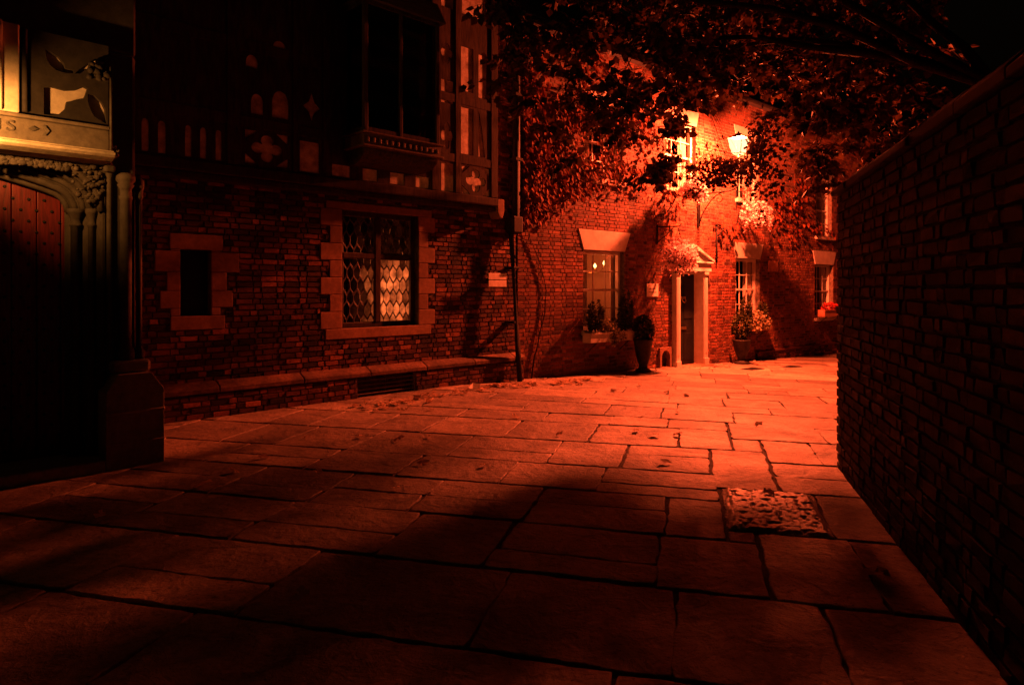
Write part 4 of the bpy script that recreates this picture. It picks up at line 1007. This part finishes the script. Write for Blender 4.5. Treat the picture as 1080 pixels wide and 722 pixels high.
while cl < 400 and tries < 20000:
    tries += 1
    X, Y, z = r.uniform(-.9, 7.6), r.uniform(10.2, 14.2), r.uniform(3.0, 8.6)
    if (X-3.3)**2/20+(Y-12)**2/6+(z-6.0)**2/9 > 1 or r.random() > dens(X, Y, z): continue
    if FF.inv(X, Y)[1] > -1.0: continue
    if z < LAMP.z-.3:   # cut back where it would shade the middle of the lane
        g_ = LAMP+(Vector((X, Y, z))-LAMP)*(LAMP.z/(LAMP.z-z))
        if -4.5 < g_.x < 4 and 5.2 < g_.y < 15 and r.random() < .93: continue
    cl += 1; c = Vector((X, Y, z))
    nd = min(nodes, key=lambda q: (q-c).length+(.5 if q.z < c.z-.8 else 0))
    pts = limb(nd, c, .012, .004, .12, 4); nodes.append(c)
    for _ in range(r.randint(5, 8)):
        d = rv(r); d.z = d.z*.5-.25; L = r.uniform(.25, .6); e = c+d*L
        br.tube([tuple(c-base), tuple(c.lerp(e, .5)+Vector((0,0,.04))-base), tuple(e-base)], [.004, .003, .002], 4, cap=False)
        for i in range(r.randint(6, 10)):
            p = c.lerp(e, r.uniform(.15, 1.05)); dd = d+rv(r)*.9+Vector((0, 0, -.35))
            leaf(lv, p-base+rv(r)*.04, dd, rv(r)+Vector((0, 0, 1)), r.uniform(.10, .18), min(1, max(0, r.gauss(.45, .25))))
# leaves added along the lamp's rays to shade lane, facade and garden wall
def inside(p, poly):
    c = False
    for (xa, ya), (xb, yb) in zip(poly, poly[1:]+poly[:1]):
        if (ya > p[1]) != (yb > p[1]) and p[0] < (xb-xa)*(p[1]-ya)/(yb-ya)+xa: c = not c
    return c
core = [(.32, 5.65), (-1.4, 3.46), (-2.2, 2.7), (-3.1, 1.8), (.3, 1.8), (.75, 3.7), (.95, 4.6)]  # ground outlines that the added leaves are meant to shade
side = [(.95, 4.7), (.75, 3.7), (.3, 1.8), (1.7, 1.8), (2.0, 3.4), (1.7, 4.5)]
hub = Vector((3.5, 12.6, 5.3)); limb(min(nodes, key=lambda q: (q-hub).length), hub, .014, .006, .1, 5)
def hang(poly, count, t0, t1, s0, s1, hub):
    cnt = 0
    xs_, ys_ = [q[0] for q in poly], [q[1] for q in poly]
    while cnt < count:
        gx, gy = r.uniform(min(xs_), max(xs_)), r.uniform(min(ys_), max(ys_))
        if not inside((gx, gy), poly): continue
        p = LAMP.lerp(Vector((gx, gy, 0)), r.uniform(t0, t1)); cnt += 1
        if cnt % 60 == 0: br.tube([tuple(hub-base), tuple(hub.lerp(p, .5)+Vector((0, 0, .06))-base), tuple(p-base)], [.004, .003, .002], 4, cap=False)
        leaf(lv, p-base, rv(r)+Vector((0, 0, -.3)), rv(r)+Vector((0, 0, 1)), r.uniform(s0, s1), min(1, max(0, r.gauss(.45, .25))))
hang(core, 700, .13, .30, .06, .10, hub); hang(side, 125, .14, .3, .06, .10, hub)
hang([(.3, 6.0), (-1.0, 7.0), (-3.9, 6.5), (-4.8, 3), (-3.1, 1.8), (-1.4, 3.46)], 58, .10, .20, .06, .09, hub)
hang([(-1.4, 3.46), (-3.1, 1.8), (-4.8, 3), (-4.3, 5), (-2.5, 4.8)], 75, .10, .20, .06, .09, hub); hang([(1.6, 4.6), (2.7, 5.2), (2.1, 2.5), (1.7, 1.8)], 60, .14, .3, .06, .10, hub)
facade = []  # leaves added to dim the lamp light on the left facade
while len(facade) < 130:
    p = LAMP.lerp(Vector(FL.at(r.uniform(-1.3, 1.9), 0, r.uniform(.6, 5.6))), r.uniform(.28, .48)); facade.append(p)
    leaf(lv, p-base, rv(r)+Vector((0, 0, -.3)), rv(r)+Vector((0, 0, 1)), r.uniform(.08, .13), min(1, max(0, r.gauss(.45, .25))))
    if len(facade) % 8 == 0: br.tube([tuple(min(nodes, key=lambda q: (q-p).length)-base), tuple(p-base)], [.004, .002], 4, cap=False)
hub2 = Vector((4.9, 13.2, 5.0)); limb(min(nodes, key=lambda q: (q-hub2).length), hub2, .010, .006, .1, 5)
for k_ in range(640):  # leaves added to keep the lamp light off the garden wall
    yw = r.uniform(.2, 6.3); p = LAMP.lerp(Vector((3.02-.27*(6.32-yw)+r.uniform(-.45, .6), yw, r.uniform(.2, 3.7))), r.uniform(.2, .46))
    if k_ % 30 == 0: br.tube([tuple(hub2-base), tuple(hub2.lerp(p, .5)-base), tuple(p-base)], [.004, .003, .002], 4, cap=False)
    leaf(lv, p-base, rv(r)+Vector((0, 0, -.5)), rv(r), r.uniform(.06, .10), min(1, max(0, r.gauss(.45, .25))))
br.build('branches', M['bark'], TR); lv.build('crown', M['leaf_tree'], TR)

CR = thing('climbing_creeper', 'red leaved creeper climbing over the upper wall of the brick house', 'creeper', FF.at(0, 0), FF.rz)
r = random.Random(51); stm = MB(); lf = MB()
def creeper_stem(pts):
    for a, b in zip(pts, pts[1:]): pass
    stm.tube([(x, -.035, z) for x, z in pts], [.016-.011*i/(len(pts)-1) for i in range(len(pts))], 6)
allp = []
def grow(x, z, ang, n, w=.22):
    pts = [(x, z)]
    for i in range(n):
        ang += r.uniform(-.35, .35); x += .22*cos(ang); z += .22*sin(ang); pts.append((x, z))
        if z < 2.95: ang = abs(ang) if ang < 0 else ang
    creeper_stem(pts); allp.extend(pts); return pts
main = grow(.35, -.1, pi/2, 15)
for k in range(9): grow(main[-1-k % 4][0], max(3.0, main[-1-k % 4][1]), r.uniform(.1, 1.9), r.randint(9, 15))
for x0, z0, a, nn in ((.3, 3.3, .05, 20), (4.4, 3.35, .0, 16), (7.0, 3.3, .05, 18), (10.5, 3.4, .0, 16), (10.0, 4.0, .5, 14), (11, 3.6, 1.2, 10), (3.2, 4.0, .3, 10), (.5, 4.3, .5, 14), (9.8, 3.4, .8, 12), (1.0, 5.2, .1, 14), (3.4, 5.6, .0, 10)): grow(x0, z0, a, nn)
for (x, z) in allp:
    if z < 3.0: continue
    nl = 20 if x < 4.2 else (8 if x > 9.8 else 5)
    for _ in range(nl):
        px, pz = x+r.gauss(0, .17), z+r.gauss(0, .17)
        if pz < 2.93 or px < .05: continue
        d = Vector((r.uniform(-.6, .6), -.35, -1+r.uniform(-.4, .5))); leaf(lf, Vector((px, -.05-abs(r.gauss(0, .06)), pz)), d, Vector((0, -1, .2))+rv(r)*.5, r.uniform(.08, .15), min(1, max(0, r.gauss(.5, .25))))
stm.build('stem', M['bark'], CR); lf.build('leaves', M['leaf_creeper'], CR)

# ================================================================== LITTER
def leaf_mesh(seed):
    r = random.Random(seed); q = MB(); q2 = []
    k = 14; n0 = 0
    q.v.append((0, 0, .012))
    for i in range(k):
        a = 2*pi*i/k; rr_ = .05*(.55+.45*abs(cos(a*2.5)))*(1 if cos(a) > -.5 else .7); q.v.append((rr_*1.2*cos(a), rr_*sin(a), .004+r.uniform(0, .018)))
    c = r.random()
    for i in range(k): q.face([0, 1+i, 1+(i+1) % k], c)
    o = q.build('fallen_leaf', M['litter']); me = o.data; bpy.data.objects.remove(o); return me
LMs = [leaf_mesh(i) for i in range(8)]
rl = random.Random(6)
def drop(X, Y, label, group=None, sc=1.0, me=None):
    o = bpy.data.objects.new('fallen_leaf', me or rl.choice(LMs)); COL.objects.link(o)
    o.location = (X, Y, gz(X, Y)+.016); o.rotation_euler = (rl.uniform(-.4, .4), rl.uniform(-.4, .4), rl.uniform(0, 6.28)); s = sc*rl.uniform(1.1, 2.1); o.scale = (s, s*rl.uniform(.6, 1), s)
    tag(o, label, 'leaf', group); return o
for _ in range(150):
    s = rl.uniform(2.2, 7.4); off = .55+.2*abs(rl.gauss(0, 1))+max(0, (5.2-s))*.22*rl.random()+ (.25 if s > 6 else 0)
    X, Y, _z = FL.at(s, -off); drop(X, Y, 'small fallen leaf on the paving along the foot of the timber framed building', 'fallen leaves strewn below the leaded window and drainpipe', .8)
for _ in range(26):
    s = rl.uniform(4.8, 8.2); off = rl.uniform(.32, .9); X, Y, _z = FF.at(s, -off); drop(X, Y, 'small fallen leaf lying close to the doorstep of the brick house', 'fallen leaves around the doorstep', .8)
for _ in range(34):
    X, Y = rl.uniform(-2.6, 4.6), rl.uniform(5, 13.5)
    if FL.inv(X, Y)[1] > -1.3: continue
    drop(X, Y, 'single fallen leaf out on the open flagstones of the lane', 'fallen leaves scattered over the flagstones', .75)
for X, Y, lab, sc in ((-2.97, 4.92, 'pale curled leaf on the dark paving in front of the gateway step', 1.1), (-1.12, 3.60, 'lone reddish leaf in the dark foreground left of centre', 1.0), (-.84, 6.36, 'lone pale leaf on the paving in the middle of the lane', 1.0), (2.08, 3.86, 'brown leaf near the foot of the garden wall in the foreground', 1.1)): drop(X, Y, lab, None, sc)
pp_ = MB(); pp_.poly([(-.07, -.03, .0), (.06, -.05, .01), (.07, .02, .09), (-.05, .03, .11)]); pp_.poly([(-.07, -.03, .0), (-.05, .03, .11), (-.10, .08, .03)])
X, Y, _z = FL.at(4.55, -.75); o = pp_.build('paper_scrap', M['paper']); o.location = (X, Y, gz(X, Y)+.006); o.rotation_euler = (0, 0, .4); tag(o, 'crumpled pale paper scrap standing up among the leaves below the leaded window', 'litter')

# ================================================================== LIGHT
def point(name, loc, color, power, radius, falloff=None, smooth=0.0, near=0.0):
    l = bpy.data.lights.new(name, 'POINT'); l.color = (1, 1, 1) if falloff else color; l.energy = power; l.shadow_soft_size = radius
    o = bpy.data.objects.new(name, l); COL.objects.link(o); o.location = loc
    if falloff:
        l.use_nodes = True; nt = l.node_tree; e = nt.nodes['Emission']; e.inputs[0].default_value = (*color, 1)
        f = nt.nodes.new('ShaderNodeLightFalloff'); f.inputs['Strength'].default_value = 1; f.inputs['Smooth'].default_value = smooth
        q = nt.nodes.new('ShaderNodeMath'); q.operation = 'MULTIPLY_ADD'; q.inputs[1].default_value = near
        nt.links.new(f.outputs['Quadratic'], q.inputs[0]); nt.links.new(f.outputs[falloff], q.inputs[2]); nt.links.new(q.outputs[0], e.inputs[1])
    return o
SODIUM = (1.0, .096, .026)
point('street_lantern_light', tuple(LAMP+Vector((0, 0, .08))), SODIUM, 1480, .09, 'Linear', 0, 8.0)
sl_ = bpy.data.lights.new('gate_lantern_light', 'SPOT'); sl_.color = (1.0, .36, .075); sl_.energy = 125; sl_.shadow_soft_size = .03; sl_.spot_size = radians(126); sl_.spot_blend = .6
so_ = bpy.data.objects.new('gate_lantern_light', sl_); COL.objects.link(so_); so_.location = FG.at(-1.0, -.40, 2.88)
aim = Vector(FG.at(-.38, .10, 3.10))-Vector(so_.location); so_.rotation_euler = aim.to_track_quat('-Z', 'Y').to_euler()
point('added_pane_light', FL.at(3.55, .75, 1.5), (1.0, .20, .06), 75, .12)  # lamp added behind the leaded panes, stands in for their reflection
point('room_light', FF.at(2.60, .85, 2.05), (1.0, .13, .03), 36, .05)

world = bpy.data.worlds.new('World'); scene.world = world; world.use_nodes = True
nt = world.node_tree; bg = nt.nodes['Background']
sky = nt.nodes.new('ShaderNodeTexSky'); sky.sky_type = 'NISHITA'; sky.sun_disc = False; sky.sun_elevation = radians(-4); sky.sun_rotation = radians(200)
mx = nt.nodes.new('ShaderNodeMix'); mx.data_type = 'RGBA'; mx.blend_type = 'MULTIPLY'; mx.inputs[0].default_value = 1; mx.inputs[7].default_value = (1, .72, .38, 1)
nt.links.new(sky.outputs[0], mx.inputs[6]); nt.links.new(mx.outputs[2], bg.inputs[0]); bg.inputs[1].default_value = .07

# ================================================================== CAMERA
cam = bpy.data.cameras.new('camera'); co = bpy.data.objects.new('camera', cam); COL.objects.link(co)
co.location = (0, 0, 1.65); co.rotation_euler = (radians(90), 0, 0)
cam.sensor_width = 36; cam.lens = 24; cam.shift_y = -57/1080; cam.clip_end = 500
scene.camera = co
scene.view_settings.view_transform = 'Standard'; scene.view_settings.look = 'None'; scene.view_settings.exposure = 0
scene.cycles.sample_clamp_indirect = 3; scene.cycles.max_bounces = 6; scene.cycles.transparent_max_bounces = 12
